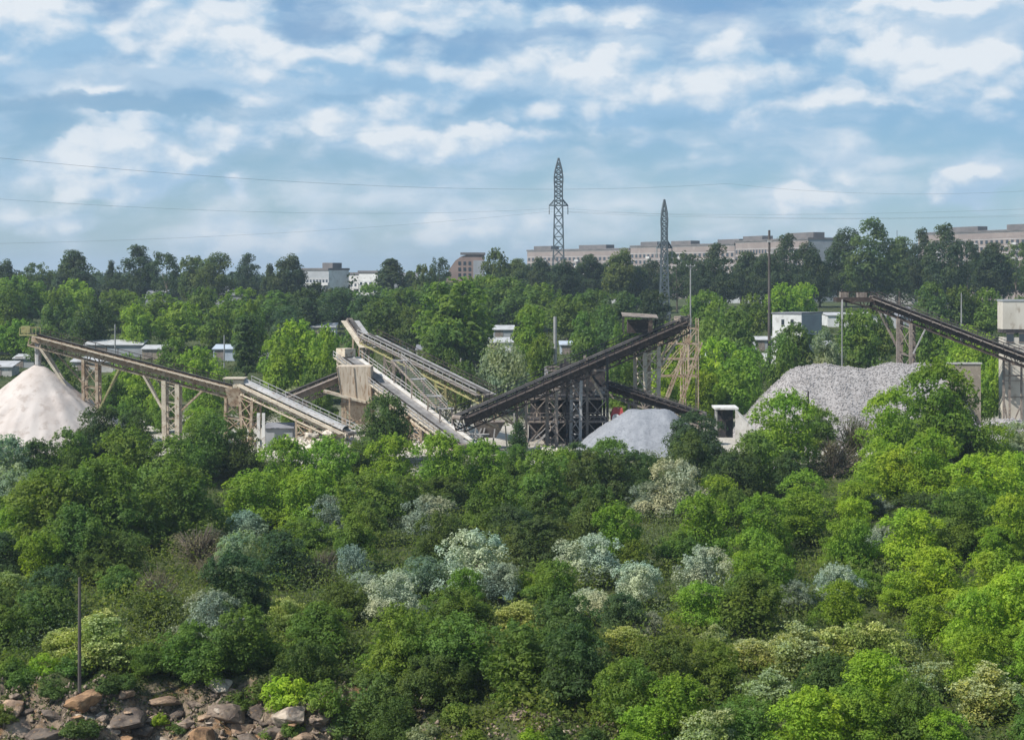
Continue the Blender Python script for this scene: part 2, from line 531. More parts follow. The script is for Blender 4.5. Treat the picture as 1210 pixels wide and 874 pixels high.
def ground_mat():
    m, nt, b = principled('ground_cover', 0.95, 0.1)
    geo = nt.n('ShaderNodeNewGeometry')
    pos = geo.outputs['Position']
    xyz = nt.n('ShaderNodeSeparateXYZ', ins={0: pos})
    f = nt.noise(pos, 0.12, 8, 0.62)
    g = nt.noise(pos, 0.9, 6, 0.6)
    grass = nt.mixc(nt.ramp(f, 0.35, 0.65), (0.045, 0.065, 0.022, 1), (0.085, 0.10, 0.040, 1))
    grass = nt.mixc(nt.ramp(g, 0.5, 0.7, 0, .7), grass, (0.12, 0.115, 0.06, 1))
    dirt = nt.mixc(nt.ramp(g, 0.35, 0.65), (0.20, 0.16, 0.115, 1), (0.30, 0.25, 0.19, 1))
    # the dusty yard of the plant
    w = nt.math('ADD', xyz.outputs[1], nt.math('MULTIPLY', nt.math('SUBTRACT', nt.noise(pos, 0.06, 5, 0.6), 0.5), 60.0))
    yard = nt.math('MULTIPLY', nt.ramp(w, 228, 236), nt.ramp(w, 274, 306, 1.0, 0.0))
    dust = nt.mixc(nt.ramp(f, 0.35, 0.65), (0.44, 0.40, 0.34, 1), (0.54, 0.50, 0.44, 1))
    colr = nt.mixc(nt.math('MULTIPLY', yard, 0.92), grass, dust)
    # bare broken rock where the quarry edge is steep
    nz = nt.n('ShaderNodeSeparateXYZ', ins={0: geo.outputs['Normal']}).outputs[2]
    near = nt.ramp(xyz.outputs[1], 124, 130, 1.0, 0.0)
    steep = nt.math('MULTIPLY', nt.ramp(nz, 0.80, 0.93, 1.0, 0.0), near)
    h = nt.noise(pos, 1.8, 9, 0.68)
    rock = nt.mixc(nt.ramp(h, 0.38, 0.62), (0.055, 0.045, 0.036, 1), (0.25, 0.19, 0.135, 1))
    rock = nt.mixc(nt.ramp(nt.noise(pos, 0.7, 5, 0.6), 0.5, 0.66, 0, .8), rock, (0.30, 0.17, 0.08, 1))
    colr = nt.mixc(steep, colr, rock)
    nt.link(colr, b.inputs['Base Color'])
    bn = nt.n('ShaderNodeBump', ins={'Strength': 0.8, 'Distance': 0.3, 'Height': nt.math('ADD', h, g)})
    nt.link(bn.outputs[0], b.inputs['Normal'])
    return m


M['ground'] = ground_mat()

# ------------------------------------------------------------------ the ground, one sheet to the horizon
def build_ground():
    ys = list(np.arange(40, 100, 4)) + list(np.arange(100, 136, 0.7)) + list(np.arange(136, 300, 3)) + \
        list(np.arange(300, 620, 10)) + list(np.arange(620, 1500, 60)) + list(np.arange(1500, 9001, 500))
    xs = list(np.arange(-5000, -400, 400)) + list(np.arange(-400, -120, 20)) + list(np.arange(-120, -50, 5)) + \
        list(np.arange(-50, 50, 0.9)) + list(np.arange(50, 120, 5)) + list(np.arange(120, 400, 20)) + list(np.arange(400, 5001, 400))
    nx, ny = len(xs), len(ys)
    V = np.array([(x, y, gz(x, y)) for y in ys for x in xs])
    i = np.arange(ny - 1)[:, None] * nx + np.arange(nx - 1)[None, :]
    q = np.stack([i, i + 1, i + nx + 1, i + nx], -1).reshape(-1, 4)
    n = len(q)
    me = mesh_np('ground', V, q.ravel(), np.arange(n) * 4, np.full(n, 4), M['ground'])
    me.polygons.foreach_set('use_smooth', np.ones(n, dtype=bool))
    tag(link('ground', me), kind='structure')


build_ground()

# ------------------------------------------------------------------ belt conveyors of the stone crushing plant
class Conveyor:
    def __init__(self, label, top, bot, w=1.8, depth=1.2, truss='tan_steel', belt='rubber', near_walk=None, far_walk=None,
                 near_rail=None, far_rail=None, bay=1.8, drum='mid_steel', name='belt_conveyor', side_plate=None, cover=None):
        self.A, self.B = Vector(top), Vector(bot)
        self.w, self.depth = w, depth
        d = self.B - self.A
        self.L = d.length
        self.d = d.normalized()
        s = Vector((self.d.y, -self.d.x, 0)).normalized()
        if s.y > 0: s = -s
        self.s = s                                        # horizontal, towards the viewer's side
        u = self.d.cross(s)
        if u.z < 0: u = -u
        self.u = u
        base = Vector(((self.A.x + self.B.x) / 2, (self.A.y + self.B.y) / 2, 0))
        base.z = gz(base.x, base.y)
        self.root = thing(name, base, label, 'conveyor')
        self.truss_mat = truss
        h = w / 2
        mb = MB()
        for sg in (-1, 1):
            mb.bar(self.p(0, sg * h, 0), self.p(self.L, sg * h, 0), 0.20, 0.26)
            mb.bar(self.p(0, sg * h, -depth), self.p(self.L, sg * h, -depth), 0.18, 0.22)
            n = max(2, round(self.L / bay))
            for i in range(n + 1):
                t = self.L * i / n
                mb.bar(self.p(t, sg * h, -.1), self.p(t, sg * h, -depth), 0.13)
                if i < n:
                    t2 = self.L * (i + 1) / n
                    if i % 2: mb.bar(self.p(t, sg * h, -.1), self.p(t2, sg * h, -depth), 0.11)
                    else: mb.bar(self.p(t, sg * h, -depth), self.p(t2, sg * h, -.1), 0.11)
        for i in range(n + 1):
            t = self.L * i / n
            mb.bar(self.p(t, -h, -depth), self.p(t, h, -depth), 0.12)
            mb.bar(self.p(t, -h, -.05), self.p(t, h, -.05), 0.12)
        # the trough idlers that carry the belt
        bw = w * 0.62
        k = int(self.L / 1.1)
        for i in range(k):
            t = (i + .5) * self.L / k
            mb.bar(self.p(t, -h, .08), self.p(t, -bw * .28, .17), .09)
            mb.bar(self.p(t, h, .08), self.p(t, bw * .28, .17), .09)
        mb.build('truss', M[truss], self.root)
        prof = [(-bw / 2, .44), (-bw * .28, .24), (bw * .28, .24), (bw / 2, .44)]
        mb = MB()
        for (s0, z0), (s1, z1) in zip(prof[:-1], prof[1:]):
            a, b = self.p(0.2, s0, z0), self.p(self.L - .2, s0, z0)
            c, e = self.p(self.L - .2, s1, z1), self.p(0.2, s1, z1)
            mb.prism([a, b, c, e], self.u * -0.05)
        mb.prism([self.p(.2, -bw / 2, -.25), self.p(self.L - .2, -bw / 2, -.25), self.p(self.L - .2, bw / 2, -.25), self.p(.2, bw / 2, -.25)], self.u * -.05)
        mb.build('belt', M[belt], self.root)
        for t, nm in ((0.15, 'head_drum'), (self.L - .15, 'tail_drum')):
            MB().tube(self.p(t, -h * .9, .03), self.p(t, h * .9, .03), .34, n=12).build(nm, M[drum], self.root)
        if side_plate:
            MB().prism([self.p(0.3, h + .13, .18), self.p(self.L - .3, h + .13, .18), self.p(self.L - .3, h + .13, -depth * .55), self.p(.3, h + .13, -depth * .55)],
                       self.s * .03).build('side_plate', M[side_plate], self.root)
        if cover:
            mb = MB()
            arc = [(math.cos(a) * w * .40, .35 + math.sin(a) * w * .26) for a in np.linspace(0, math.pi, 8)]
            for (s0, z0), (s1, z1) in zip(arc[:-1], arc[1:]):
                mb.prism([self.p(.6, s0, z0), self.p(self.L - 1, s0, z0), self.p(self.L - 1, s1, z1), self.p(.6, s1, z1)], self.u * -.03)
            mb.build('belt_cover', M[cover], self.root)
        if near_walk: self.walk(1, near_walk, near_rail)
        if far_walk: self.walk(-1, far_walk, far_rail)

    def p(self, t, s, u):
        return self.A + self.d * t + self.s * s + self.u * u

    def walk(self, sg, mat, rail=None, width=0.9):
        a = sg * (self.w / 2 + .14)
        b = a + sg * width
        mb = MB()
        mb.prism([self.p(.5, a, .06), self.p(self.L - .5, a, .06), self.p(self.L - .5, b, .06), self.p(.5, b, .06)], self.u * -.09)
        for i in range(int(self.L / 2)):
            t = 1 + i * 2
            mb.bar(self.p(t, a, -.16), self.p(t, b, -.12), .1)
        mb.build('walkway', M[mat], self.root)
        if rail:
            mb = MB()
            n = int(self.L / 1.7)
            for i in range(n + 1):
                t = .5 + (self.L - 1) * i / n
                mb.bar(self.p(t, b, 0), self.p(t, b, 0) + Vector((0, 0, 1.08)), .085)
            for z in (.55, 1.08):
                mb.bar(self.p(.5, b, 0) + Vector((0, 0, z)), self.p(self.L - .5, b, 0) + Vector((0, 0, z)), .085)
            mb.build('handrail', M[rail], self.root)

    def t_of(self, px):
        lo, hi = -2.0, self.L + 2
        sgn = 1 if self.d.x > 0 else -1
        for _ in range(50):
            m = (lo + hi) / 2
            q = self.p(m, 0, -self.depth)
            v = CX + q.x / q.y * F
            if (v < px) == (sgn > 0): lo = m
            else: hi = m
        return (lo + hi) / 2

    def trestle(self, legs, mat=None, thick=0.34, spread=0.0, zb=None, rungs=3, top_u=None, half=None):
        """legs: (photo x at the top, photo x at the foot); each becomes a near and a far leg, braced"""
        mat = mat or self.truss_mat
        hs = half if half else self.w / 2
        brace = MB()
        frame = []
        for px0, px1 in legs:
            t = self.t_of(px0)
            pair = []
            for sg in (1, -1):
                a = self.p(t, sg * hs, -self.depth if top_u is None else top_u)
                y = a.y + self.s.y * sg * spread
                fx = X_at(px1, self.p(t, 0, 0).y) + self.s.x * sg * (hs + spread)
                g = gz(fx, y) - .3 if zb is None else zb
                pair.append((a, Vector((fx, y, g))))
            frame.append(pair)
            for k in range(rungs):
                f0, f1 = (k + .2) / rungs, (k + 1.0) / rungs
                q = [pair[0][0].lerp(pair[0][1], f) for f in (f0, f1)] + [pair[1][0].lerp(pair[1][1], f) for f in (f0, f1)]
                brace.bar(q[0], q[2], .15)
                brace.bar(q[0], q[3], .12)
                brace.bar(q[2], q[1], .12)
        for p1, p2 in zip(frame[:-1], frame[1:]):
            for i in (0, 1):
                for k in range(rungs):
                    f0, f1 = (k + .2) / rungs, (k + 1.0) / rungs
                    a0, a1 = p1[i][0].lerp(p1[i][1], f0), p1[i][0].lerp(p1[i][1], f1)
                    b0, b1 = p2[i][0].lerp(p2[i][1], f0), p2[i][0].lerp(p2[i][1], f1)
                    brace.bar(a0, b0, .14)
                    brace.bar(a0, b1, .11)
                    brace.bar(b0, a1, .11)
        tr = brace.build('trestle', M[mat], self.root)
        for pair in frame:
            for a, b in pair:
                MB().bar(a, b, thick).build('leg', M[mat], tr)
        return tr

    def strut(self, px0, px1, py1, thick=.26, mat=None, sides=(1, -1), u=None):
        t = self.t_of(px0)
        for sg in sides:
            a = self.p(t, sg * self.w / 2, -self.depth if u is None else u)
            y = a.y
            MB().bar(a, at(px1, py1, y), thick).build('strut', M[mat or self.truss_mat], self.root)


# stacker that drops the sand on its heap
c = Conveyor('long tan rusty stacker conveyor rising to the tip of the pale sand heap', at(38, 396, 250), at(287, 461, 250), 1.9, 1.5, 'tan_steel',
             'rubber', side_plate='tan_steel', far_walk='brown_steel', far_rail='brown_steel', near_walk='pale_steel')
c.trestle([(100, 101), (116, 117)], 'tan_steel', .42, rungs=4)
c.trestle([(195, 196), (211, 211)], 'pale_steel', .62, rungs=4)
c.strut(50, 99, 488, .36, 'pale_steel')
c.strut(62, 100, 455, .2, 'tan_steel', (-1,))
c.strut(171, 194, 487, .30, 'pale_steel')
c.strut(184, 196, 468, .2, 'mid_steel', (-1,))
c.strut(240, 212, 487, .26, 'tan_steel')
c.strut(142, 118, 482, .24, 'olive_steel')
c.trestle([(268, 266), (283, 290)], 'tan_steel', .34, rungs=3)
hx = c.p(.6, 0, 0)
mb = MB()
mb.box(hx + Vector((-.9, 0, .2)), (2.6, 2.4, .18))
mb.box(hx + Vector((-1.4, -.2, 1.0)), (1.3, 1.0, 1.0))
for dx in (-2.1, -.9, .3):
    for dy in (-1.15, 1.15):
        mb.bar(hx + Vector((dx, dy, .2)), hx + Vector((dx, dy, 1.3)), .09)
for dy in (-1.15, 1.15):
    mb.bar(hx + Vector((-2.1, dy, 1.3)), hx + Vector((.3, dy, 1.3)), .09)
mb.build('drive_platform', M['olive_steel'], c.root)
mb = MB()
q = at(45, 400, 250)
for k in range(6):
    mb.tube(q + Vector((0, 0, -1.15 * k)), q + Vector((0, 0, -1.15 * k - 1.2)), .55 - .02 * k, .50 - .02 * k, 10)
mb.build('discharge_chute', M['grey_steel'], c.root)

# feeder below it
c = Conveyor('lower dusty feed conveyor with grey belt cover running down to the pale rubble', at(284, 452, 249), at(414, 513, 240), 2.1, 1.25, 'pale_steel',
             'grey_belt', near_walk='pale_steel', far_walk='white_steel', far_rail='grey_steel', cover='grey_steel', side_plate='pale_steel')
c.trestle([(288, 292), (303, 300)], 'tan_steel', .36, rungs=3)
c.trestle([(355, 355), (372, 372)], 'tan_steel', .32, rungs=2)
c.trestle([(402, 403)], 'tan_steel', .28, rungs=1)
mb = MB()
q = c.p(.6, 0, 0)
mb.frustum(q + Vector((-1.2, 0, -3.2)), (1.4, 1.6), q + Vector((-1.0, 0, -.6)), (3.0, 2.6))
mb.build('transfer_hopper', M['tan_steel'], c.root)
mb = MB()
mb.box(q + Vector((-1.2, 0, .9)), (3.2, 3.0, .16))
mb.box(q + Vector((-.6, 0, .1)), (1.6, 2.2, 1.2))
mb.build('transfer_housing', M['pale_steel'], c.root)

# dark conveyor behind, running up to the bin
c = Conveyor('shaded brown conveyor slanting up behind the tan storage bin', at(414, 437, 268), at(328, 472, 262), 1.7, 1.9, 'mid_steel', 'rubber', near_walk='mid_steel', side_plate='mid_steel')
c.trestle([(360, 360)], 'mid_steel', .3, rungs=2)

# the wide pale conveyor coming towards us
c = Conveyor('wide pale conveyor with white walkway running down from the bin to the thicket', at(408, 421, 272), at(551, 527, 238), 2.6, 1.3, 'pale_steel', 'grey_belt',
             near_walk='pale_steel', near_rail='grey_steel', far_walk='white_steel', far_rail='grey_steel', side_plate='pale_steel')
c.trestle([(494, 492), (506, 507)], 'tan_steel', .36, rungs=3)
c.trestle([(470, 470)], 'tan_steel', .3, rungs=3)
c.trestle([(535, 536)], 'mid_steel', .3, rungs=1)
mb = MB()
q = c.p(c.L * .60, 1.3, -1.3)
mb.frustum(q + Vector((0, 0, -2.4)), (1.0, 1.4), q + Vector((-.3, 0, 0)), (3.6, 2.0), rz=-.8)
mb.build('underside_hopper', M['tan_steel'], c.root)
mb = MB()
q = c.p(.2, 0, 0)
mb.box(q + Vector((0, 0, .7)), (2.6, 2.0, 1.3), rz=-.9)
mb.build('head_housing', M['pale_steel'], c.root)

# short steep one on top
c = Conveyor('short steep conveyor standing above the head of the wide pale one', at(413, 378, 292), at(437, 412, 278), 1.1, .8, 'mid_steel', 'rubber',
             near_walk='pale_steel', far_walk='grey_steel')
c.trestle([(421, 420)], 'tan_steel', .3, rungs=4)
c.trestle([(432, 432)], 'tan_steel', .3, rungs=3)

# the second one behind, with yellow lower frame
c = Conveyor('narrow grey conveyor on yellow-olive frame sloping down behind the wide pale one', at(432, 396, 276), at(577, 468, 252), 1.9, 1.3, 'olive_steel', 'rubber',
             near_walk='mid_steel', near_rail='grey_steel', far_walk='grey_steel', far_rail='brown_steel')
c.trestle([(520, 522), (532, 533)], 'olive_steel', .34, rungs=3)
c.trestle([(460, 459), (470, 470)], 'mid_steel', .34, rungs=4)
c.strut(506, 535, 477, .3, 'olive_steel')

# stair between the two
A0, B0 = at(468, 425, 262), at(522, 482, 246)
st = thing('access_stair', Vector((A0.x, A0.y, gz(A0.x, A0.y))), 'grey steel access stair with landings between the two pale conveyors', 'stair')
dv = B0 - A0
sd = Vector((dv.y, -dv.x, 0)).normalized()
mb = MB()
for i in range(26):
    q = A0 + dv * (i / 25)
    mb.bar(q - sd * .8, q + sd * .8, .34, .06)
mb.build('treads', M['grey_steel'], st)
mb = MB()
for sg in (-1, 1):
    mb.bar(A0 + sd * sg * .85, B0 + sd * sg * .85, .1, .3)
mb.build('stringers', M['mid_steel'], st)
for f, zt in ((0.0, 0), (.4, 0), (.75, 0), (1.0, 0)):
    q = A0 + dv * f
    MB().box(q + Vector((.6, .6, -.1)), (2.3, 2.2, .12)).build('landing', M['grey_steel'], st)
    for dx, dy in ((-.3, -.3), (1.5, -.3), (1.5, 1.5), (-.3, 1.5)):
        g = gz(q.x + dx, q.y + dy)
        MB().bar(q + Vector((dx, dy, -.1)), Vector((q.x + dx, q.y + dy, g - .2)), .16).build('post', M['mid_steel'], st)
mb = MB()
for sg in (-1,):
    for z in (.5, 1.0):
        mb.bar(A0 + sd * sg * .85 + Vector((0, 0, z)), B0 + sd * sg * .85 + Vector((0, 0, z)), .05)
    for i in range(10):
        q = A0 + dv * (i / 9) + sd * sg * .85
        mb.bar(q, q + Vector((0, 0, 1)), .05)
mb.build('handrail', M['grey_steel'], st)

# the big brown one over the screening tower
c = Conveyor('long dark brown conveyor climbing over the dark screening tower', at(806, 379, 262), at(540, 494, 238), 2.3, 1.9, 'brown_steel', 'rubber',
             near_walk='brown_steel', near_rail='dark_steel', far_walk='brown_steel', far_rail='dark_steel', side_plate='brown_steel')
c.trestle([(652, 652)], 'mid_steel', .5, rungs=4)
c.trestle([(681, 680)], 'grey_steel', .46, rungs=4)
c.strut(692, 712, 470, .34, 'tan_steel', (1,))
c.trestle([(756, 757), (773, 772)], 'pale_steel', .56, rungs=5)
c.strut(797, 777, 440, .3, 'pale_steel', (1, -1))
c.trestle([(616, 616)], 'mid_steel', .34, rungs=3)
c.strut(590, 612, 505, .22, 'tan_steel')
c.strut(570, 592, 508, .2, 'tan_steel')
q = c.p(.4, 0, 0)
mb = MB()
mb.box(q + Vector((0, 0, -.6)), (3.2, 3.0, .16), rz=.5)
mb.box(q + Vector((.2, 0, .25)), (1.6, 1.8, 1.2), rz=.5)
mb.build('drive_platform', M['mid_steel'], c.root)
mb = MB()
for i in range(5):
    a = q + Vector((-1.6 + .8 * i, -1.7, -.5))
    mb.bar(a, a + Vector((0, 0, 1.1)), .08)
mb.bar(q + Vector((-1.6, -1.7, .6)), q + Vector((1.6, -1.7, .6)), .08)
mb.build('handrail', M['mid_steel'], c.root)
# pale scaffolding that carries its head and the ladder up to it
sq = at(800, 400, 268)
sx0, sx1, sg_ = X_at(779, 268), X_at(824, 268), gz(sq.x, 268)
sc = thing('scaffold_tower', Vector((sq.x, 268, sg_)), 'pale rusty scaffold tower with diagonals under the head of the long dark conveyor', 'scaffold')
for i in (0, 2, 3):
    x = sx0 + (sx1 - sx0) * i / 3
    for y in (266.6, 270.0):
        MB().bar((x, y, sg_ - .3), (x, y, at(0, (395, 392, 388, 376)[i], 268).z), .17).build('post', M['tan_steel'], sc)
for y in (266.6, 270.0):
    sb = MB()
    for k, py_ in enumerate((388, 406, 424, 444)):
        z_ = at(0, py_, 268).z
        sb.bar((sx0, y, z_), (sx1, y, z_), .17)
        if k:
            for i in range(3):
                xa_, xb_ = sx0 + (sx1 - sx0) * i / 3, sx0 + (sx1 - sx0) * (i + 1) / 3
                sb.bar((xa_, y, z_), (xb_, y, zp_), .13)
        zp_ = z_
    sb.bar((sx0 - .5, y, sg_ + 1.0), (sx1 - 1.0, y, at(0, 396, 268).z), .26)
    sb.bar((sx0 + 2.2, y, sg_ + 1.0), (sx1 + .6, y, at(0, 404, 268).z), .22)
    sb.build('bracing', M['tan_steel'], sc)
# roofed drive station on its upper part
a, b = at(735, 374, 257), at(777, 377, 260)
mb = MB()
mb.prism([a + Vector((0, -1.3, .0)), b + Vector((0, -1.3, .1)), b + Vector((0, 1.9, .55)), a + Vector((0, 1.9, .5))], (0, 0, .12))
mb.build('shelter_roof', M['mid_steel'], c.root)
mb = MB()
for q in (a + Vector((.2, -1.2, 0)), b + Vector((-.2, -1.2, 0)), a + Vector((.2, 1.7, .4)), b + Vector((-.2, 1.7, .4))):
    mb.bar(q, q + Vector((0, 0, -2.6)), .14)
mb.build('shelter_posts', M['dark_steel'], c.root)
MB().box((a + b) / 2 + Vector((0, .4, -1.3)), (3.8, 2.0, 2.0)).build('drive_housing', M['brown_steel'], c.root)

# lower conveyor out of the tower to the small grey heap
c = Conveyor('brown conveyor sloping down from the dark screening tower above the grey gravel heap', at(716, 452, 256), at(832, 490, 250), 1.8, 1.7, 'mid_steel', 'rubber',
             near_walk='brown_steel', near_rail='dark_steel', side_plate='brown_steel')
c.trestle([(800, 800)], 'mid_steel', .3, rungs=2)
c.trestle([(745, 745)], 'mid_steel', .3, rungs=3)

# right-hand stacker
c = Conveyor('dark stacker conveyor with flat head platform beside the tan building', at(1030, 351, 274), at(1230, 428, 262), 2.0, 1.6, 'brown_steel', 'rubber',
             near_walk='mid_steel', near_rail='dark_steel', far_walk='brown_steel', far_rail='dark_steel', side_plate='brown_steel')
c.trestle([(1063, 1063), (1078, 1078)], 'mid_steel', .5, rungs=4)
c.strut(1040, 1062, 415, .22, 'mid_steel')
c.strut(1095, 1079, 418, .2, 'grey_steel', (1,))
q0, q1 = at(992, 352, 274), at(1034, 353, 274)
mb = MB()
mb.box((q0 + q1) / 2 + Vector((0, 0, -.2)), (q1.x - q0.x + 1.5, 2.8, .75))
mb.bar(q0 + Vector((0, -1.3, -.3)), q1 + Vector((2.4, -1.3, -2.2)), .2)
mb.bar(q0 + Vector((0, 1.3, -.3)), q1 + Vector((2.4, 1.3, -2.2)), .2)
for f in (.3, .6, .9):
    a = q0.lerp(q1, f)
    for dy in (-1.3, 1.3):
        mb.bar(a + Vector((0, dy, -.3)), a + Vector((.6, dy, -.3 - 2.2 * f)), .14)
mb.build('head_platform', M['brown_steel'], c.root)
mb = MB()
for i in range(7):
    a = q0.lerp(q1, i / 6)
    for dy in (-1.35, 1.35):
        mb.bar(a + Vector((0, dy, 0)), a + Vector((0, dy, 1.0)), .08)
for dy in (-1.35, 1.35):
    mb.bar(q0 + Vector((0, dy, 1.0)), q1 + Vector((0, dy, 1.0)), .08)
mb.build('handrail', M['brown_steel'], c.root)
MB().box(q0 + Vector((.7, 0, .5)), (1.2, 1.4, .9)).box(q0 + Vector((3.6, .2, .45)), (1.4, 1.2, .8)).build('drive_motor', M['mid_steel'], c.root)
MB().bar(q0 + Vector((.15, -1.3, -.2)), q0 + Vector((.15, -1.3, -3.4)), .26).build('discharge_pipe', M['grey_steel'], c.root)

# ------------------------------------------------------------------ tan storage bin
Y = 262
bx0, bx1 = X_at(401, Y), X_at(441, Y)
bc = (bx0 + bx1) / 2
g = gz(bc, Y)
zt, zm = at(0, 432, Y).z, at(0, 476, Y).z
root = thing('storage_bin', Vector((bc, Y, g)), 'tan rust-streaked storage bin under the head of the wide pale conveyor', 'storage bin')
W = bx1 - bx0
MB().frustum((bc + .3, Y, zm), (W * .88, 4.6), (bc - .2, Y, zt), (W, 5.2)).build('hopper_body', M['bin_plate'], root)
MB().frustum((bc + .8, Y, zm - 3.2), (1.3, 1.4), (bc + .3, Y, zm - .03), (W * .84, 4.3)).build('outlet_cone', M['bin_plate'], root)
for i in range(3):
    f = i / 2
    MB().bar((bc + .3 + W * .86 * (f - .5), Y - 2.36, zm + .1), (bc - .2 + W * .98 * (f - .5), Y - 2.68, zt - .1), .10).build('rib', M['tan_steel'], root)
MB().frustum((bc + .3, Y, zm - .2), (W * .95, 5.0), (bc + .3, Y, zm + .25), (W * .95, 5.0)).build('ring_beam', M['tan_steel'], root)
for dx in (-1, 1):
    for dy in (-1, 1):
        x = bc + .3 + dx * W * .42
        MB().bar((x, Y + dy * 2.2, zm - .2), (x, Y + dy * 2.2, gz(x, Y) - .3), .36).build('leg', M['tan_steel'], root)
for dy in (-1, 1):
    mb = MB()
    y = Y + dy * 2.2
    a, b = (bc + .3 - W * .42), (bc + .3 + W * .42)
    mb.bar((a, y, zm - 1), (b, y, g + .5), .16)
    mb.bar((b, y, zm - 1), (a, y, g + .5), .16)
    mb.bar((a, y, (zm + g) / 2), (b, y, (zm + g) / 2), .16)
    mb.build('bracing', M['tan_steel'], root)
p0, p1 = at(382, 461, Y - 3.4), at(432, 474, Y - 3.4)
mb = MB()
mb.prism([p0, p0.lerp(p1, .4), p1, p1 + Vector((0, 2.0, 0)), p0.lerp(p1, .4) + Vector((0, 2.0, 0)), p0 + Vector((0, 2.0, 0))], (0, 0, -.35))
mb.build('side_chute', M['pale_steel'], root)
MB().bar(p0.lerp(p1, .62), Vector((p0.lerp(p1, .62).x, Y - 3.4, gz(p0.x, Y - 3.4) - .2)), .22).build('prop', M['tan_steel'], root)

# ------------------------------------------------------------------ dark screening tower
Y0, Y1 = 251.0, 260.0
X0, X1 = X_at(622, 255), X_at(716, 255)
g = gz((X0 + X1) / 2, 255)
root = thing('screening_tower', Vector(((X0 + X1) / 2, 255, g)), 'dark open steel screening tower full of machinery under the long brown conveyor', 'tower')
cols = [(X0 + (X1 - X0) * i / 4, y) for y in (Y0, Y1) for i in range(5)]
ztop = [8.5, 11.0, 12.3, 12.8, 13.2]
for i, (x, y) in enumerate(cols):
    MB().bar((x, y, g - .3), (x, y, g + ztop[i % 5]), .36).build('column', M[('mid_steel', 'grey_steel', 'dark_steel', 'mid_steel', 'dark_steel')[i % 5]], root)
mb = MB()
for z in (3.4, 6.8, 8.4, 11.0):
    for y in (Y0, Y1):
        st_x = X0 if z < 8.5 else X0 + (X1 - X0) * .25
        mb.bar((st_x, y, g + z), (X1, y, g + z), .3)
    for i in range(5):
        if z < ztop[i]:
            x = cols[i][0]
            mb.bar((x, Y0, g + z), (x, Y1, g + z), .26)
for i in range(4):
    x, x2 = cols[i][0], cols[i + 1][0]
    for z in (0, 3.4):
        mb.bar((x, Y0, g + z), (x2, Y0, g + z + 3.4), .15)
        mb.bar((x2, Y0, g + z), (x, Y0, g + z + 3.4), .15)
mb.build('frame_beams', M['mid_steel'], root)
for z in (3.55, 6.95):
    MB().box(((X0 + X1) / 2, 255.5, g + z), (X1 - X0 - .5, 8.4, .12)).build('floor_deck', M['dark_steel'], root)
for i, (z0, z1, a, b) in enumerate([(7.1, 11.8, .42, .98), (3.7, 6.7, .05, .32), (.1, 3.3, .03, .97), (3.75, 6.7, .36, .97)]):
    MB().box((X0 + (X1 - X0) * (a + b) / 2, 256.6 + i * .9, g + (z0 + z1) / 2), ((X1 - X0) * (b - a), .12, z1 - z0)).build('cladding_shade_panel', M['dark_steel'], root)  # dark cladding; the lower back sheets are added to paint the interior's shade
for fx in (.22, .55, .8):
    x = X0 + (X1 - X0) * fx
    sc = MB()
    sc.frustum((x, 254.6, g + 4.3), (2.2, 2.8), (x, 254.6, g + 5.6), (2.8, 3.4))
    for k in range(4):
        sc.tube((x - 1.0 + .66 * k, 252.8, g + 4.0), (x - 1.0 + .66 * k, 252.8, g + 4.6), .2, n=8)
    sc.build('vibrating_screen', M['mid_steel' if fx < .7 else 'brown_steel'], root)
    MB().frustum((x, 254.6, g + 1.6), (.8, .9), (x, 254.6, g + 3.4), (2.4, 2.6)).build('discharge_hopper', M['dark_steel'], root)
for fx, z in ((.15, 7.1), (.38, 7.6), (.6, 3.7), (.9, 7.1)):
    x = X0 + (X1 - X0) * fx
    MB().box((x, 253.0, g + z + .5), (1.2, 1.0, .9)).tube((x - .9, 253, g + z + .4), (x + .9, 253, g + z + .4), .3, n=10).build('motor', M['grey_steel'], root)
mb = MB()
for z in (3.6, 7.0):
    for h in (.55, 1.1):
        mb.bar((X0, Y0 - .25, g + z + h), (X1, Y0 - .25, g + z + h), .08)
    for k in range(13):
        x = X0 + (X1 - X0) * k / 12
        mb.bar((x, Y0 - .25, g + z), (x, Y0 - .25, g + z + 1.1), .08)
mb.build('handrail', M['mid_steel'], root)
mb = MB()
x0 = X0 + (X1 - X0) * .1
for k in range(14):
    f = k / 13
    mb.box((x0 + f * 3.6, Y0 - .9, g + .1 + f * 3.4), (.3, .9, .05))
for dy in (-.45, .45):
    mb.bar((x0, Y0 - .9 + dy, g), (x0 + 3.6, Y0 - .9 + dy, g + 3.5), .1, .22)
    mb.bar((x0, Y0 - .9 + dy, g + 1), (x0 + 3.6, Y0 - .9 + dy, g + 4.5), .07)
mb.build('stairway', M['grey_steel'], root)
# red machine housing at its right end
q = at(729, 489, 252)
root = thing('crusher', Vector((q.x, q.y, gz(q.x, q.y))), 'faded red crusher housing beside the dark screening tower behind the grey heap', 'crusher')
MB().frustum(q + Vector((0, 0, -2.0)), (1.5, 1.6), q + Vector((0, 0, -.1)), (1.9, 2.0)).frustum(q + Vector((0, 0, -.1)), (1.9, 2.0), q + Vector((.1, 0, 1.0)), (1.3, 1.5)).build('housing', M['red_paint'], root)
MB().tube(q + Vector((-.2, -1.0, -.5)), q + Vector((-.2, -1.25, -.5)), .6, n=14).build('flywheel', M['white_steel'], root)
MB().box(q + Vector((0, 0, -2.0 - (q.z - 2.0 - gz(q.x, q.y)) / 2)), (1.8, 1.8, q.z - 2.0 - gz(q.x, q.y) + .2)).build('plinth', M['concrete'], root)

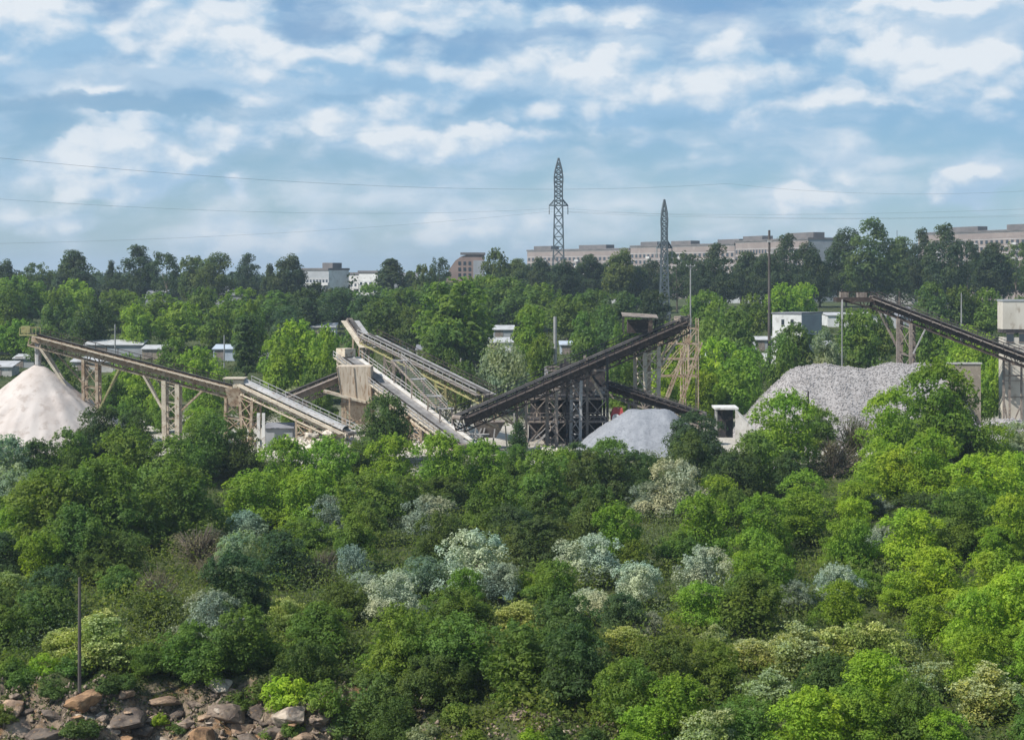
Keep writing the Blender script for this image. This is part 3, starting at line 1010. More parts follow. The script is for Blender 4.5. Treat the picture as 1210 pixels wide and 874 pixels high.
# pale pipes and chutes lying at the foot of the brown conveyor
q = at(578, 500, 246)
root = thing('feed_hopper', Vector((q.x, q.y, gz(q.x, q.y))), 'low dusty feed hopper with jumbled pale struts under the brown conveyor foot', 'hopper')
MB().frustum(q + Vector((0, 0, -2.0)), (2.0, 2.0), q + Vector((0, 0, .3)), (4.6, 3.6)).build('hopper_body', M['mid_steel'], root)
for i in range(9):
    a = q + Vector((random.uniform(-3.5, 6.5), random.uniform(-2, 2), random.uniform(-1, 3.0)))
    MB().bar(a, Vector((a.x + random.uniform(-2.5, 2.5), a.y, gz(a.x, a.y) - .2)), .2).build('strut', M[random.choice(['pale_steel', 'tan_steel', 'grey_steel'])], root)
MB().box(q + Vector((-2.2, -2.6, -1.4)), (4.5, 1.5, .2)).bar(q + Vector((-4.2, -2.6, -1.4)), q + Vector((-4.2, -2.6, -3.4)), .2).bar(q + Vector((-.2, -2.6, -1.4)), q + Vector((-.2, -2.6, -3.4)), .2).build('platform', M['grey_steel'], root)

# ------------------------------------------------------------------ heaps
def heap(name, label, cx, cy, zb, outline, mat, stones=0, stone=(.12, .3), res=.6, rough=.35, group=None):
    """outline(x, y) -> height above zb; a closed mound with loose stones on its skin"""
    (xa, xb), (ya, yb) = outline.xr, outline.yr
    xs, ys = np.arange(xa, xb + res, res), np.arange(ya, yb + res, res)
    nx, ny = len(xs), len(ys)
    V = []
    for y in ys:
        for x in xs:
            h = outline(x, y)
            if h > 0:
                h += rough * min(1, h) * (noise.noise(Vector((x * .35, y * .35, 1))) + .5 * noise.noise(Vector((x * 1.1, y * 1.1, 2))))
            V.append((x - cx, y - cy, max(h, -1.5)))
    V = np.array(V)
    i = np.arange(ny - 1)[:, None] * nx + np.arange(nx - 1)[None, :]
    q = np.stack([i, i + 1, i + nx + 1, i + nx], -1).reshape(-1, 4)
    keep = (V[q][:, :, 2].max(1) > -1.4)
    q = q[keep]
    n = len(q)
    loops, starts, tot = list(q.ravel()), list(range(0, 4 * n, 4)), [4] * n
    VV = [V]
    base = len(V)
    octf = [(0, 2, 4), (2, 1, 4), (1, 3, 4), (3, 0, 4), (2, 0, 5), (1, 2, 5), (3, 1, 5), (0, 3, 5)]
    lp, ls = [], len(loops)
    for _ in range(stones):
        x, y = random.uniform(xa, xb), random.uniform(ya, yb)
        h = outline(x, y)
        if h < .1: continue
        h += rough * min(1, h) * (noise.noise(Vector((x * .35, y * .35, 1))) + .5 * noise.noise(Vector((x * 1.1, y * 1.1, 2))))
        r = random.uniform(*stone)
        ax = np.array([(1, 0, 0), (-1, 0, 0), (0, 1, 0), (0, -1, 0), (0, 0, 1), (0, 0, -1)], float)
        ax *= np.array([random.uniform(.6, 1.3) for _ in range(6)])[:, None]
        a = random.uniform(0, 6.28)
        b = random.uniform(-.6, .6)
        rot = np.array([[math.cos(a), -math.sin(a), 0], [math.sin(a), math.cos(a), 0], [0, 0, 1]]) @ np.array([[1, 0, 0], [0, math.cos(b), -math.sin(b)], [0, math.sin(b), math.cos(b)]])
        VV.append(ax @ rot.T * r + np.array([x - cx, y - cy, h + r * .3]))
        for f in octf:
            starts.append(ls + len(lp)); tot.append(3)
            lp += [base + k for k in f]
        base += 6
    me = mesh_np(name, np.vstack(VV), loops + lp, starts, tot, mat)
    sm = np.zeros(len(starts), bool)
    sm[:n] = True
    me.polygons.foreach_set('use_smooth', sm)
    o = link(name, me, None, (cx, cy, zb))
    return tag(o, label, 'heap')


class Cone:
    def __init__(s, cx, cy, h, slope, flat=0.0, axis=0.0):
        s.cx, s.cy, s.h, s.k, s.flat = cx, cy, h, slope, flat
        r = h / slope + flat + 3
        s.xr, s.yr = (cx - r - axis, cx + r + axis), (cy - r, cy + r)
        s.axis = axis

    def __call__(s, x, y):
        dx = max(0, abs(x - s.cx) - s.axis)
        d = math.hypot(dx, y - s.cy) + .7 * noise.noise(Vector((x * .13, y * .13, 5)))
        an = math.atan2(y - s.cy, x - s.cx)
        d += min(1.0, d * .12) * (.45 * noise.noise(Vector((math.cos(an) * 7, math.sin(an) * 7, 2))) + .25 * noise.noise(Vector((math.cos(an) * 19, math.sin(an) * 19, d * .1))))
        d = math.sqrt(max(d, 0) ** 2 + .5) - .5
        return s.h - max(0, d - s.flat) * s.k


q = at(45, 429, 250)
heap('sand_heap', 'tall pale pinkish-white sand heap under the discharge chute of the stacker', q.x, q.y, 0, Cone(q.x, q.y, q.z, .80), M['sand'], 0, res=.45, rough=.25)
q = at(768, 487, 241)
heap('gravel_heap', 'smooth blue-grey fine gravel heap with flat top beside the dark tower', q.x, q.y, 0, Cone(q.x, q.y + 4, q.z, .76, .9, 1.9), M['fine_gravel'], 1800, (.03, .08), res=.4, rough=.3)


class Ridge:
    """the long coarse heap, its top line read off the photo"""
    def __init__(s):
        s.yc = 262.0
        s.pts = [(855, 520), (880, 489), (905, 462), (928, 438), (945, 431), (975, 428), (1000, 432), (1020, 434), (1042, 429), (1062, 427), (1090, 428), (1118, 429), (1126, 433), (1132, 450), (1140, 480), (1150, 520)]
        s.px = [X_at(a, s.yc) for a, b in s.pts]
        s.pz = [CAM_Z - (b + 3 - HY) / F * s.yc for a, b in s.pts]
        s.xr, s.yr = (s.px[0] - 2, s.px[-1] + 2), (s.yc - 24, s.yc + 18)

    def __call__(s, x, y):
        top = float(np.interp(x, s.px, s.pz))
        wob = 1.2 * noise.noise(Vector((x * .12, y * .12, 7)))
        return top - max(0, abs(y - s.yc) + wob - 1.5) * .68


r = Ridge()
heap('stone_heap', 'long heap of coarse broken grey stone below the right-hand stacker', X_at(1000, 262), 262, 0, r, M['coarse'], 30000, (.06, .18), res=.5, rough=.35)

# pale dusty rubble mounds between the conveyors
for i, (px, py, w, h, lab) in enumerate([(352, 522, 4.2, 1.9, 'low white rubble mound in front of the grey shed'), (392, 517, 5.5, 2.4, 'larger white rubble mound under the end of the feed conveyor'),
                                         (508, 526, 4.0, 1.6, 'small white rubble mound under the wide pale conveyor'), (655, 531, 6.5, 1.2, 'low flat pale rubble bank at the foot of the dark tower'),
                                         (1196, 497, 4.5, 2.2, 'grey rubble mound at the foot of the tan building')]):
    q = at(px, py, 243)
    zb = q.z - h
    heap('rubble_mound', lab, q.x, q.y, zb, Cone(q.x, q.y, h, .6, .4, w * .35), M['pale_stone'] if i < 4 else M['coarse'], 700, (.12, .45), res=.35, rough=.5)

# white block stones beside the feed conveyor
def boulder_mesh(seed, flat=.7):
    rr = random.Random(seed)
    bm = bmesh.new()
    for _ in range(18):
        v = Vector((rr.gauss(0, 1), rr.gauss(0, 1), rr.gauss(0, 1))).normalized() * rr.uniform(.75, 1.05)
        v.z *= flat
        v.x *= 1.15
        bm.verts.new(v)
    r_ = bmesh.ops.convex_hull(bm, input=bm.verts)
    bmesh.ops.delete(bm, geom=[e for e in r_['geom_interior'] if isinstance(e, bmesh.types.BMVert)], context='VERTS')
    bmesh.ops.bevel(bm, geom=bm.edges[:], offset=.035, segments=1, affect='EDGES')
    bmesh.ops.triangulate(bm, faces=bm.faces)
    bmesh.ops.subdivide_edges(bm, edges=bm.edges[:], cuts=1)
    for v in bm.verts:
        v.co += v.co.normalized() * (.07 * noise.noise(v.co * 2.2 + Vector((seed, 0, 0))) + .05 * noise.noise(v.co * 6 + Vector((seed, 3, 0))))
    me = bpy.data.meshes.new('boulder')
    bm.to_mesh(me)
    bm.free()
    me.materials.append(M['rock'])
    return me


BOULDERS = [boulder_mesh(i, .55 + .06 * (i % 5)) for i in range(10)]
for i, (px, py, s, lab) in enumerate([(368, 514, 1.2, 'pale block of stone under the middle of the feed conveyor'), (388, 512, 1.0, 'smaller pale stone block between the feed conveyor legs'),
                                      (405, 528, 1.5, 'pale stone block lowest on the white rubble by the bin')]):
    o = link('stone_block', BOULDERS[i], None, at(px, py, 239))
    o.scale = (s, s, s)
    o.rotation_euler = (0, 0, i * 1.3)
    o.color = (.60, .55, .47, 1)
    tag(o, lab, 'stone')

# small grey shed and white posts beneath the feed conveyor
q = at(331, 520, 246)
g = gz(q.x, q.y)
root = thing('shed', Vector((q.x, q.y, g)), 'small grey metal shed under the feed conveyor beside two white posts', 'shed')
h = at(0, 505, 246).z - g
MB().box((q.x, q.y, g + h / 2 - .15), (4.0, 3.0, h + .3)).build('wall', M['grey_wall'], root)
MB().prism([(q.x - 2.2, q.y - 1.8, g + h + .02), (q.x + 2.2, q.y - 1.8, g + h + .02), (q.x + 2.2, q.y + 1.8, g + h + .5), (q.x - 2.2, q.y + 1.8, g + h + .5)], (0, 0, .1)).build('roof', M['grey_roof'], root)
MB().box((q.x + .9, q.y - 1.53, g + 1.0), (.9, .06, 2.0)).build('door', M['dark_steel'], root)
for i, px in enumerate((305.5, 311.5)):
    q = at(px, 488, 243)
    g = gz(q.x, q.y)
    o = MB().box((q.x, q.y, (q.z + g) / 2), (.42, .42, q.z - g)).build('concrete_post', M['white_steel'])
    tag(o, ('white square post standing farther from the grey shed', 'white square post standing nearer the grey shed')[i], 'post', 'white posts by the grey shed')

# concrete bunker at the left end of the coarse heap
q0, q1 = at(848, 482, 238), at(893, 505, 230)
root = thing('concrete_bunker', Vector((q0.x, 238, gz(q0.x, 238))), 'weathered concrete bunker wall with slab roof left of the coarse stone heap', 'bunker')
zt = q0.z
MB().prism([(q0.x + 2.2, 236, gz(q0.x, 236) - 2), (q1.x, 231, gz(q1.x, 231) - 3), (q1.x, 231, at(0, 508, 231).z), (q0.x + 2.2, 236, zt - .1)], (.3, .5, 0)).build('retaining_wall', M['concrete'], root)
MB().prism([(q0.x - .6, 236.2, zt - .08), (q0.x + 2.7, 236.2, zt - .08), (q0.x + 2.7, 240, zt), (q0.x - .6, 240, zt)], (0, 0, .28)).build('roof_slab', M['white_steel'], root)
MB().box((q0.x + .9, 238.6, zt - 2.1), (2.4, 2.0, 4.0)).build('opening_shade', M['dark_steel'], root)  # dark block whose colour stands in for shade in the opening
MB().box((q0.x - .4, 236.5, zt - 2.1), (.3, .3, 4.0)).build('pier', M['concrete'], root)

# tan block wall at the other end
a, b = at(1120, 430, 256), at(1158, 430, 256)
root = thing('block_wall', Vector(((a.x + b.x) / 2, 256, gz(a.x, 256))), 'plain tan concrete block wall at the end of the coarse stone heap', 'wall')
zb = gz(a.x, 256)
MB().box(((a.x + b.x) / 2, 256, (a.z + zb) / 2 - .3), (b.x - a.x, 1.0, a.z - zb + .6)).build('wall', M['tan_concrete'], root)
MB().box(((a.x + b.x) / 2, 256, a.z + .12), (b.x - a.x + .3, 1.3, .2)).build('coping', M['concrete'], root)

# ------------------------------------------------------------------ tan process building at the edge
Y = 270
xl, xr = X_at(1185, Y), X_at(1185, Y) + 11
g = gz(xl, Y)
z1, z2 = at(0, 356, Y).z, at(0, 389, Y).z
root = thing('process_building', Vector(((xl + xr) / 2, Y + 4, g)), 'tall cream panelled process building with dark window band by the right-hand stacker', 'building')
xc = (xl + xr) / 2
MB().box((xc, Y + 1.5, (z1 + z2) / 2), (xr - xl, 3, z1 - z2)).build('upper_storey', M['cream_wall'], root)
MB().box((xc, Y + 1.5, z1 + .14), (xr - xl + .2, 3.2, .28)).build('parapet', M['grey_wall'], root)
MB().box((xc, Y + 1.6, (g + z2) / 2 - .8), (xr - xl - .4, 2.8, z2 - g - 1.0)).build('lower_storey', M['cream_wall'], root)
MB().box((xc, Y + 1.55, z2 - .3), (xr - xl - .1, 3.0, .58)).build('ledge', M['dark_steel'], root)
for k in range(5):
    x = xl + 1.2 + 2.0 * k
    w = MB().box((x, Y + .16, z2 - 1.35), (1.1, .08, 1.3)).build('window', M['glass'], root)
    MB().box((x, Y + .12, z2 - 2.06), (1.3, .14, .12)).box((x, Y + .12, z2 - .66), (1.3, .14, .1)).build('frame', M['mid_steel'], w)
for k in range(4):
    z = z2 - 3.0 - k * 2.6
    MB().box((xc, Y + .18, z), (xr - xl - .4, .05, .1)).build('panel_joint', M['mid_steel'], root)
for px in (1193, 1207):
    x = X_at(px, Y - 2)
    MB().bar((x, Y - 2, at(0, 425, Y).z), (x, Y - 2, g - .3), .28).build('column', M['mid_steel'], root)
mb = MB()
x0, x1 = X_at(1186, Y - 2), X_at(1207, Y - 2)
mb.bar((x0, Y - 2, g + 5), (X_at(1193, Y - 2), Y - 2, g + .3), .24)
mb.bar((x1, Y - 2, g + 4.5), (X_at(1193, Y - 2), Y - 2, g + .3), .2)
mb.bar((x0, Y - 2, g + 9), (x1, Y - 2, g + 9), .24)
mb.bar((x0, Y - 2, g + 11.5), (x0, Y - 2, g - .3), .3)
mb.build('bracing', M['mid_steel'], root)

# ------------------------------------------------------------------ lattice pylons and lines
def pylon(px, y_top, y_arm, Y, w_body, w_arm, label):
    base = at(px, 400, Y)
    g = gz(base.x, Y)
    x = base.x
    zt, za = at(0, y_top, Y).z, at(0, y_arm, Y).z
    m = Y / F                                              # metres in one photo pixel there
    hb = w_body * m / 2
    root = thing('lattice_pylon', Vector((x, Y, g)), label, 'pylon', 'lattice pylons of the power line')
    H = zt - g
    ha = (za - g) / H
    prof = [(0, 1.9), (ha * .55, 1.25), (ha, 1.0), (ha + (1 - ha) * .45, .95), (ha + (1 - ha) * .55, 1.15), (ha + (1 - ha) * .74, .85), (1.0, .06)]

    def half(f):
        return hb * float(np.interp(f, [a for a, b in prof], [b for a, b in prof]))

    def corner(f, i):
        h = half(f)
        return Vector((x + (h if i in (1, 2) else -h), Y + (h if i in (2, 3) else -h), g + H * f))
    lv = list(np.linspace(0, ha, 11)) + list(np.linspace(ha, 1, 11))[1:]
    for i in range(4):
        mb = MB()
        for f0, f1 in zip(lv[:-1], lv[1:]):
            mb.bar(corner(f0, i), corner(f1, i), .36)
        mb.build('leg', M['tower_steel'], root)
    mb = MB()
    for f0, f1 in zip(lv[:-1], lv[1:]):
        for i in range(4):
            j = (i + 1) % 4
            mb.bar(corner(f0, i), corner(f1, j), .24)
            mb.bar(corner(f0, j), corner(f1, i), .24)
            mb.bar(corner(f1, i), corner(f1, j), .24)
    mb.build('lattice', M['tower_steel'], root)
    for zz, k in ((za, 1.0),):
        wa = w_arm * m / 2 * k
        mb = MB()
        for sg in (-1, 1):
            tip = Vector((x + sg * wa, Y, zz))
            for dy in (-hb, hb):
                mb.bar((x + sg * hb, Y + dy, zz), tip, .3)
                mb.bar((x + sg * hb, Y + dy, zz + 2.0), tip, .3)
            for q in (.3, .6):
                mb.bar((x + sg * (hb + (wa - hb) * q), Y, zz), (x + sg * (hb + (wa - hb) * q), Y, zz + 2.0 * (1 - q)), .22)
        mb.build('crossarm', M['tower_steel'], root)
        for sg in (-1, 1):
            s = MB()
            for q in range(6):
                zq = zz - .5 * q
                s.tube((x + sg * wa, Y, zq), (x + sg * wa, Y, zq - .4), .22, .12, 8)
            s.build('insulator', M['ceramic'], root)
    return x, Y, za, w_arm * m / 2


P1 = pylon(660, 187, 243, 560, 9.5, 22, 'taller lattice pylon of the two, rising higher above the apartment roofs')
P2 = pylon(785, 236, 293, 480, 6.8, 18, 'shorter lattice pylon standing behind the head of the long dark conveyor')


def wire(pts, label, r=.055):
    """a sagging line through points"""
    P = []
    for a, b in zip(pts[:-1], pts[1:]):
        a, b = Vector(a[:3]), Vector(b)
        for i in range(24):
            f = i / 24
            q = a.lerp(b, f)
            q.z -= 4 * SAG * f * (1 - f)
            P.append(q)
    P.append(Vector(pts[-1]))
    o = MB().path(P, [r] * len(P), 5).build('power_line', M['wire'])
    tag(o, label, 'power line', 'power lines against the clouds')


SAG = 5.0
wire([at(-260, 158, 300), at(860, 217, 520), at(1500, 195, 420)], 'high power line dipping from the upper edge of the cloud bank across the whole sky', .026)
SAG = 4.0
wire([at(-300, 210, 340), at(660, 246, 560), at(1480, 238, 470)], 'middle power line passing the crossarm of the higher pylon', .022)
SAG = 3.0
wire([at(-280, 290, 420), at(649, 250, 560), at(1480, 244, 500)], 'power line climbing from above the sand-heap trees to the higher pylon', .022)
SAG = 2.5
wire([at(671, 250, 560), at(1500, 232, 430)], 'power line from the higher pylon above the apartment roofs, upper one', .026)
wire([at(775, 297, 480), at(1480, 250, 400)], 'lowest power line, from the shorter pylon over the far apartment block', .022)


def pole(px, y0, Y, r0, r1, mat, label, name='utility_pole', arms=(), py_base=None):
    q = at(px, y0, Y)
    g = gz(q.x, Y) - .3
    root = thing(name, Vector((q.x, Y, g)), label, 'pole')
    MB().path([(q.x, Y, g), (q.x, Y, (g + q.z) / 2), (q.x, Y, q.z)], [r0, (r0 + r1) / 2, r1], 8).build('shaft', M[mat], root)
    for dz, w in arms:
        b = MB()
        b.bar((q.x - w, Y - r1 - .06, q.z - dz), (q.x + w, Y - r1 - .06, q.z - dz), .12)
        b.bar((q.x - w * .7, Y - r1 - .05, q.z - dz), (q.x, Y - r1 - .05, q.z - dz - .6), .06)
        b.bar((q.x + w * .7, Y - r1 - .05, q.z - dz), (q.x, Y - r1 - .05, q.z - dz - .6), .06)
        cr = b.build('crossarm', M[mat], root)
        for k in (-1, 1):
            MB().tube((q.x + k * w * .9, Y - r1 - .06, q.z - dz + .06), (q.x + k * w * .9, Y - r1 - .06, q.z - dz + .35), .07, n=6).build('insulator', M['ceramic'], cr)
    return root


rt = pole(909, 272, 330, .34, .22, 'wood', 'tall slender brown mast beside the white two-window house', 'mast')
q = at(909, 285, 330)
MB().box((q.x, 329.6, q.z), (.7, .5, .5)).box((q.x + .5, 329.7, q.z - 2), (.4, .4, .9)).build('antenna', M['grey_steel'], rt)
pole(94, 682, 122.6, .14, .10, 'wood', 'thin dark wooden pole standing alone above the boulders')
pole(656, 374, 300, .34, .30, 'pole_grey', 'short pale square pole behind the long dark conveyor', 'utility_pole')
pole(816, 312, 330, .18, .13, 'pole_grey', 'thin pale pole just right of the shorter pylon', 'utility_pole', ((.4, .9),))
pole(136, 383, 330, .15, .12, 'pole_grey', 'short white pole above the first pale roof behind the stacker', 'utility_pole')
pole(265, 396, 320, .15, .12, 'pole_grey', 'short white pole in front of the pale blue roof', 'utility_pole')
pole(1136, 346, 360, .26, .10, 'pole_grey', 'small pale pointed pole above the right-hand stacker', 'utility_pole')
pole(1060, 272, 680, .2, .12, 'tower_steel', 'faint thin antenna rod rising from the far treeline beside the apartment block', 'antenna_mast')
pole(288, 730, 128, .12, .09, 'pole_grey', 'short pale broken post beside the blue-green bush', 'utility_pole')
pole(955, 462, 226, .14, .12, 'dark_steel', 'short dark post in front of the coarse stone heap', 'utility_pole')
pole(995, 357, 276.2, .10, .09, 'pole_grey', 'thin grey pole under the head platform of the dark stacker', 'utility_pole')
for px, yt, w in ((805, 412, .3), (814, 372, .36)):
    pole(px, yt, 285, w * .8, w * .6, 'tan_steel', {805: 'shorter tan steel post right of the long dark conveyor head', 814: 'taller tan steel post right of the long dark conveyor head'}[px], 'steel_post')


# ------------------------------------------------------------------ apartment blocks on the skyline
def apartment(x0y0, x1y1, depth, z0, z1, mat, label, storeys=9, win_rows=4, bays=22, huts=(), end_mat='grey_wall', gap=None):
    """a long panel block: facade from one corner to the other, windows with sills, rooftop machine rooms"""
    a, b = Vector((x0y0[0], x0y0[1], 0)), Vector((x1y1[0], x1y1[1], 0))
    d = (b - a)
    L = d.length
    d.normalize()
    nrm = Vector((d.y, -d.x, 0))
    if nrm.dot(Vector((-a.x, -a.y, 0))) < 0: nrm = -nrm      # towards the viewer
    g = min(gz(a.x, a.y), gz(b.x, b.y)) - 1
    mid = (a + b) / 2
    root = thing('apartment_block', Vector((mid.x, mid.y, g)), label, 'apartment block')
    z0 = g if z0 is None else z0
    MB().prism([a + Vector((0, 0, z0)), b + Vector((0, 0, z0)), b + Vector((0, 0, z1)), a + Vector((0, 0, z1))], -nrm * depth).build('wall', M[mat], root)
    # end wall panel set proud; its default grey paints in the end's shade
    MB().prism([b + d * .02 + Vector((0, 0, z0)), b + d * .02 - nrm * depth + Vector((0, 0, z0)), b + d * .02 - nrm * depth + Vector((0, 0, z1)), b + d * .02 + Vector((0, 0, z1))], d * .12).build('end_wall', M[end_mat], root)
    mb = MB()
    mb.prism([a + nrm * .35 - d * .3 + Vector((0, 0, z1 - .1)), b + nrm * .35 + d * .3 + Vector((0, 0, z1 - .1)), b + nrm * .35 + d * .3 + Vector((0, 0, z1 + .7)), a + nrm * .35 - d * .3 + Vector((0, 0, z1 + .7))], -nrm * (depth + .7))
    rf = mb.build('roof', M['roof_felt'], root)
    for f0, f1, h in huts:
        p, q = a + d * (L * f0), a + d * (L * f1)
        MB().prism([p - nrm * 3 + Vector((0, 0, z1 + .7)), q - nrm * 3 + Vector((0, 0, z1 + .7)), q - nrm * 3 + Vector((0, 0, z1 + .7 + h)), p - nrm * 3 + Vector((0, 0, z1 + .7 + h))], -nrm * 5).build('machine_room', M['roof_felt'], rf)
    sh = 2.9
    n = 0
    me_w = me_f = None
    for r_ in range(win_rows):
        zc = z1 - 4.4 - sh * r_
        for k in range(bays):
            if n >= 99: break
            c_ = a + d * (L * (k + .5) / bays) + nrm * .05
            w = min(1.9, L / bays * .5)
            poly = lambda ww, hh, off: [c_ + nrm * off + d * (-ww / 2) + Vector((0, 0, zc - hh / 2)), c_ + nrm * off + d * (ww / 2) + Vector((0, 0, zc - hh / 2)),
                                        c_ + nrm * off + d * (ww / 2) + Vector((0, 0, zc + hh / 2)), c_ + nrm * off + d * (-ww / 2) + Vector((0, 0, zc + hh / 2))]
            if me_w is None:
                me_w = MB().prism(poly(w, 1.5, 0), nrm * .03).build('window', M['glass'], root)
                c0 = c_ + Vector((0, 0, zc))
            else:
                o = me_w.copy()
                COL.objects.link(o)
                o.location = me_w.location + (c_ + Vector((0, 0, zc)) - c0)
            n += 1
    # bands between the panels and balcony parapets
    mb = MB()
    for r_ in range(storeys):
        zc = z1 - .35 - sh * r_
        if zc < z0: break
        mb.bar(a + nrm * .04 + Vector((0, 0, zc)), b + nrm * .04 + Vector((0, 0, zc)), .12, .18)
    mb.build('storey_bands', M['block_pale'], root)
    for k in range(3):
        c_ = a + d * (L * (.18 + .32 * k))
        for r_ in range(win_rows + 1):
            zc = z1 - 5.2 - sh * r_
            MB().prism([c_ + nrm * .1 + Vector((0, 0, zc - .5)), c_ + d * 3.2 + nrm * .1 + Vector((0, 0, zc - .5)), c_ + d * 3.2 + nrm * .1 + Vector((0, 0, zc + .5)), c_ + nrm * .1 + Vector((0, 0, zc + .5))], nrm * 1.1).build('balcony', M['block_pale'], root)
    return root


def xy(px, Y):
    return (X_at(px, Y), Y)


ztop = lambda py, Y: CAM_Z - (py - HY) / F * Y
apartment(xy(623, 900), xy(744, 822), 12, None, ztop(296, 870), 'block_wall', 'long tan apartment block on the skyline behind the higher pylon', bays=24, huts=((.02, .2, 1.9), (.48, .74, 1.9)))
apartment(xy(745, 821), xy(868, 742), 12, None, ztop(290.5, 780), 'block_wall', 'long tan apartment block on the skyline behind the shorter pylon', bays=24, huts=((.05, .22, 1.7), (.36, .55, 1.7), (.80, .99, 1.8)))
apartment(xy(869, 741), xy(955, 676), 13, None, ztop(284, 700), 'block_wall', 'tan apartment block with shade painted grey on its end wall above the white house', bays=24, huts=((.02, .30, 1.7), (.62, .98, 2.2)))
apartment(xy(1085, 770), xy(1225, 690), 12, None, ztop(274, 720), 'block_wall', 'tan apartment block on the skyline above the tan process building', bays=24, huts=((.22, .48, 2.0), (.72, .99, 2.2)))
apartment(xy(358, 640), xy(388, 632), 11, None, ztop(319, 636), 'grey_wall', 'grey apartment block with dark roof behind the trees left of the white one', bays=8, huts=((.55, .95, 2.0),), end_mat='white_wall', win_rows=5)
apartment(xy(390, 662), xy(446, 650), 11, None, ztop(324, 655), 'block_pale', 'low white apartment block with flat roof above the short steep conveyor', bays=12, end_mat='white_wall', win_rows=4)
apartment(xy(424, 640), xy(446, 636), 6, None, ztop(322, 638), 'white_wall', 'bright white stair tower in front of the low white apartment block', bays=4, end_mat='grey_wall', win_rows=5)

# stepped brown building among the far trees
Y = 600
root = thing('stepped_building', Vector((X_at(548, Y), Y, gz(X_at(548, Y), Y))), 'half hidden stepped brown brick building among the far trees', 'building')
g = gz(X_at(548, Y), Y) - 1
pts = [(518, 340), (531, 318), (538, 308), (545, 303), (552, 301), (572, 301), (572, 340)]
MB().prism([Vector((X_at(a, Y), Y, g if b == 340 else ztop(b, Y))) for a, b in pts], (0, 10, 0)).build('wall', M['block_brown'], root)
MB().prism([(X_at(544, Y), Y - .4, ztop(301, Y)), (X_at(573, Y), Y - .4, ztop(301, Y)), (X_at(573, Y), Y + 10.4, ztop(301, Y)), (X_at(544, Y), Y + 10.4, ztop(301, Y))], (0, 0, .8)).build('roof', M['roof_felt'], root)
MB().box((X_at(566, Y), Y - .1, ztop(326, Y)), (4.0, .3, 11)).build('end_wall', M['grey_wall'], root)
for k in range(3):
    for j in range(3):
        MB().box((X_at(543 + 6 * k, Y), Y - .06, ztop(311 + 7 * j, Y)), (.9, .1, 1.2)).build('window', M['glass'], root)


# ------------------------------------------------------------------ low houses, garages and sheds on the rise
def hut(px0, px1, py_eave, Y, hgt, wall, roof, label, dep=5.0, cat='garage', name='garage', pitch=.35, door=True, gable=False, rz=0.0, wins=0):
    if Y < 480:
        best = min((abs(ztop(py_eave, y) - gz(X_at((px0 + px1) / 2, y), y) - hgt) + abs(y - Y) * .004, y) for y in np.arange(282, 475, 1.0))
        Y = float(best[1])
    xa, xb = X_at(px0, Y), X_at(px1, Y)
    z = ztop(py_eave, Y)
    xc, w = (xa + xb) / 2, xb - xa
    g = min(gz(xc, Y), z - hgt) - .4
    root = thing(name, Vector((xc, Y, g)), label, cat)
    MB().box((xc, Y + dep / 2, (g + z) / 2), (w, dep, z - g), rz).build('wall', M[wall], root)
    if gable:
        MB().prism([(xc - w / 2 - .25, Y - .3, z), (xc - w / 2 - .25, Y + dep / 2, z + dep * .3), (xc - w / 2 - .25, Y + dep + .3, z), (xc - w / 2 - .25, Y + dep / 2, z + .02)], (w + .5, 0, 0)).build('roof', M[roof], root)
    else:
        MB().prism([(xc - w / 2 - .25, Y - .35, z + .02), (xc + w / 2 + .25, Y - .35, z + .02), (xc + w / 2 + .25, Y + dep + .3, z + pitch * dep * .5), (xc - w / 2 - .25, Y + dep + .3, z + pitch * dep * .5)], (0, 0, .16)).build('roof', M[roof], root)
    if door:
        MB().box((xc - w * .22, Y - .03, g + 1.6), (min(2.4, w * .4), .06, 2.2)).build('door', M['mid_steel'], root)
    for k in range(wins):
        x = xc + w * ((k + 1) / (wins + 1) - .5) + w * .06
        wd = MB().box((x, Y - .02, z - 1.6), (.8, .06, 1.1)).build('window', M['glass'], root)
        MB().box((x, Y - .05, z - 2.2), (1.0, .12, .1)).build('sill', M['concrete'], wd)
    return root


# the white house: lit white front turned towards the sun, a grey panel paints shade onto its end
Y = 345
xa, xm, xb = X_at(915, Y), X_at(947, Y), X_at(976, Y)
zt = ztop(371, Y)
g = gz(xm, Y) - .5
root = thing('white_house', Vector((xm, Y, g)), 'flat-roofed white house with two small windows and shade painted grey on one side', 'house')
y0, ym, y1 = Y + 2.6, Y, Y + 4.6
foot = [Vector((xa, y0, g)), Vector((xm, ym, g)), Vector((xb, y1, g)), Vector((xb + xa - xm, y1 + y0 - ym, g))]
MB().prism(foot, (0, 0, zt - g)).build('wall', M['white_wall'], root)
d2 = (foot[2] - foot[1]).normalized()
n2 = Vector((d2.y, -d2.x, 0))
MB().prism([foot[1] + d2 * .05 + n2 * .004, foot[2] - d2 * .05 + n2 * .004, foot[2] - d2 * .05 + n2 * .004 + Vector((0, 0, zt - g - .2)), foot[1] + d2 * .05 + n2 * .004 + Vector((0, 0, zt - g - .2))], n2 * .05).build('side_shade_panel', M['grey_wall'], root)  # thin grey sheet over the white wall, shade put into its colour
mid = sum(foot, Vector()) / 4
MB().prism([mid + (p - mid) * 1.05 + Vector((0, 0, zt - g)) for p in foot], (0, 0, .3)).build('roof', M['grey_roof'], root)
d1 = (foot[1] - foot[0]).normalized()
n1 = Vector((d1.y, -d1.x, 0))
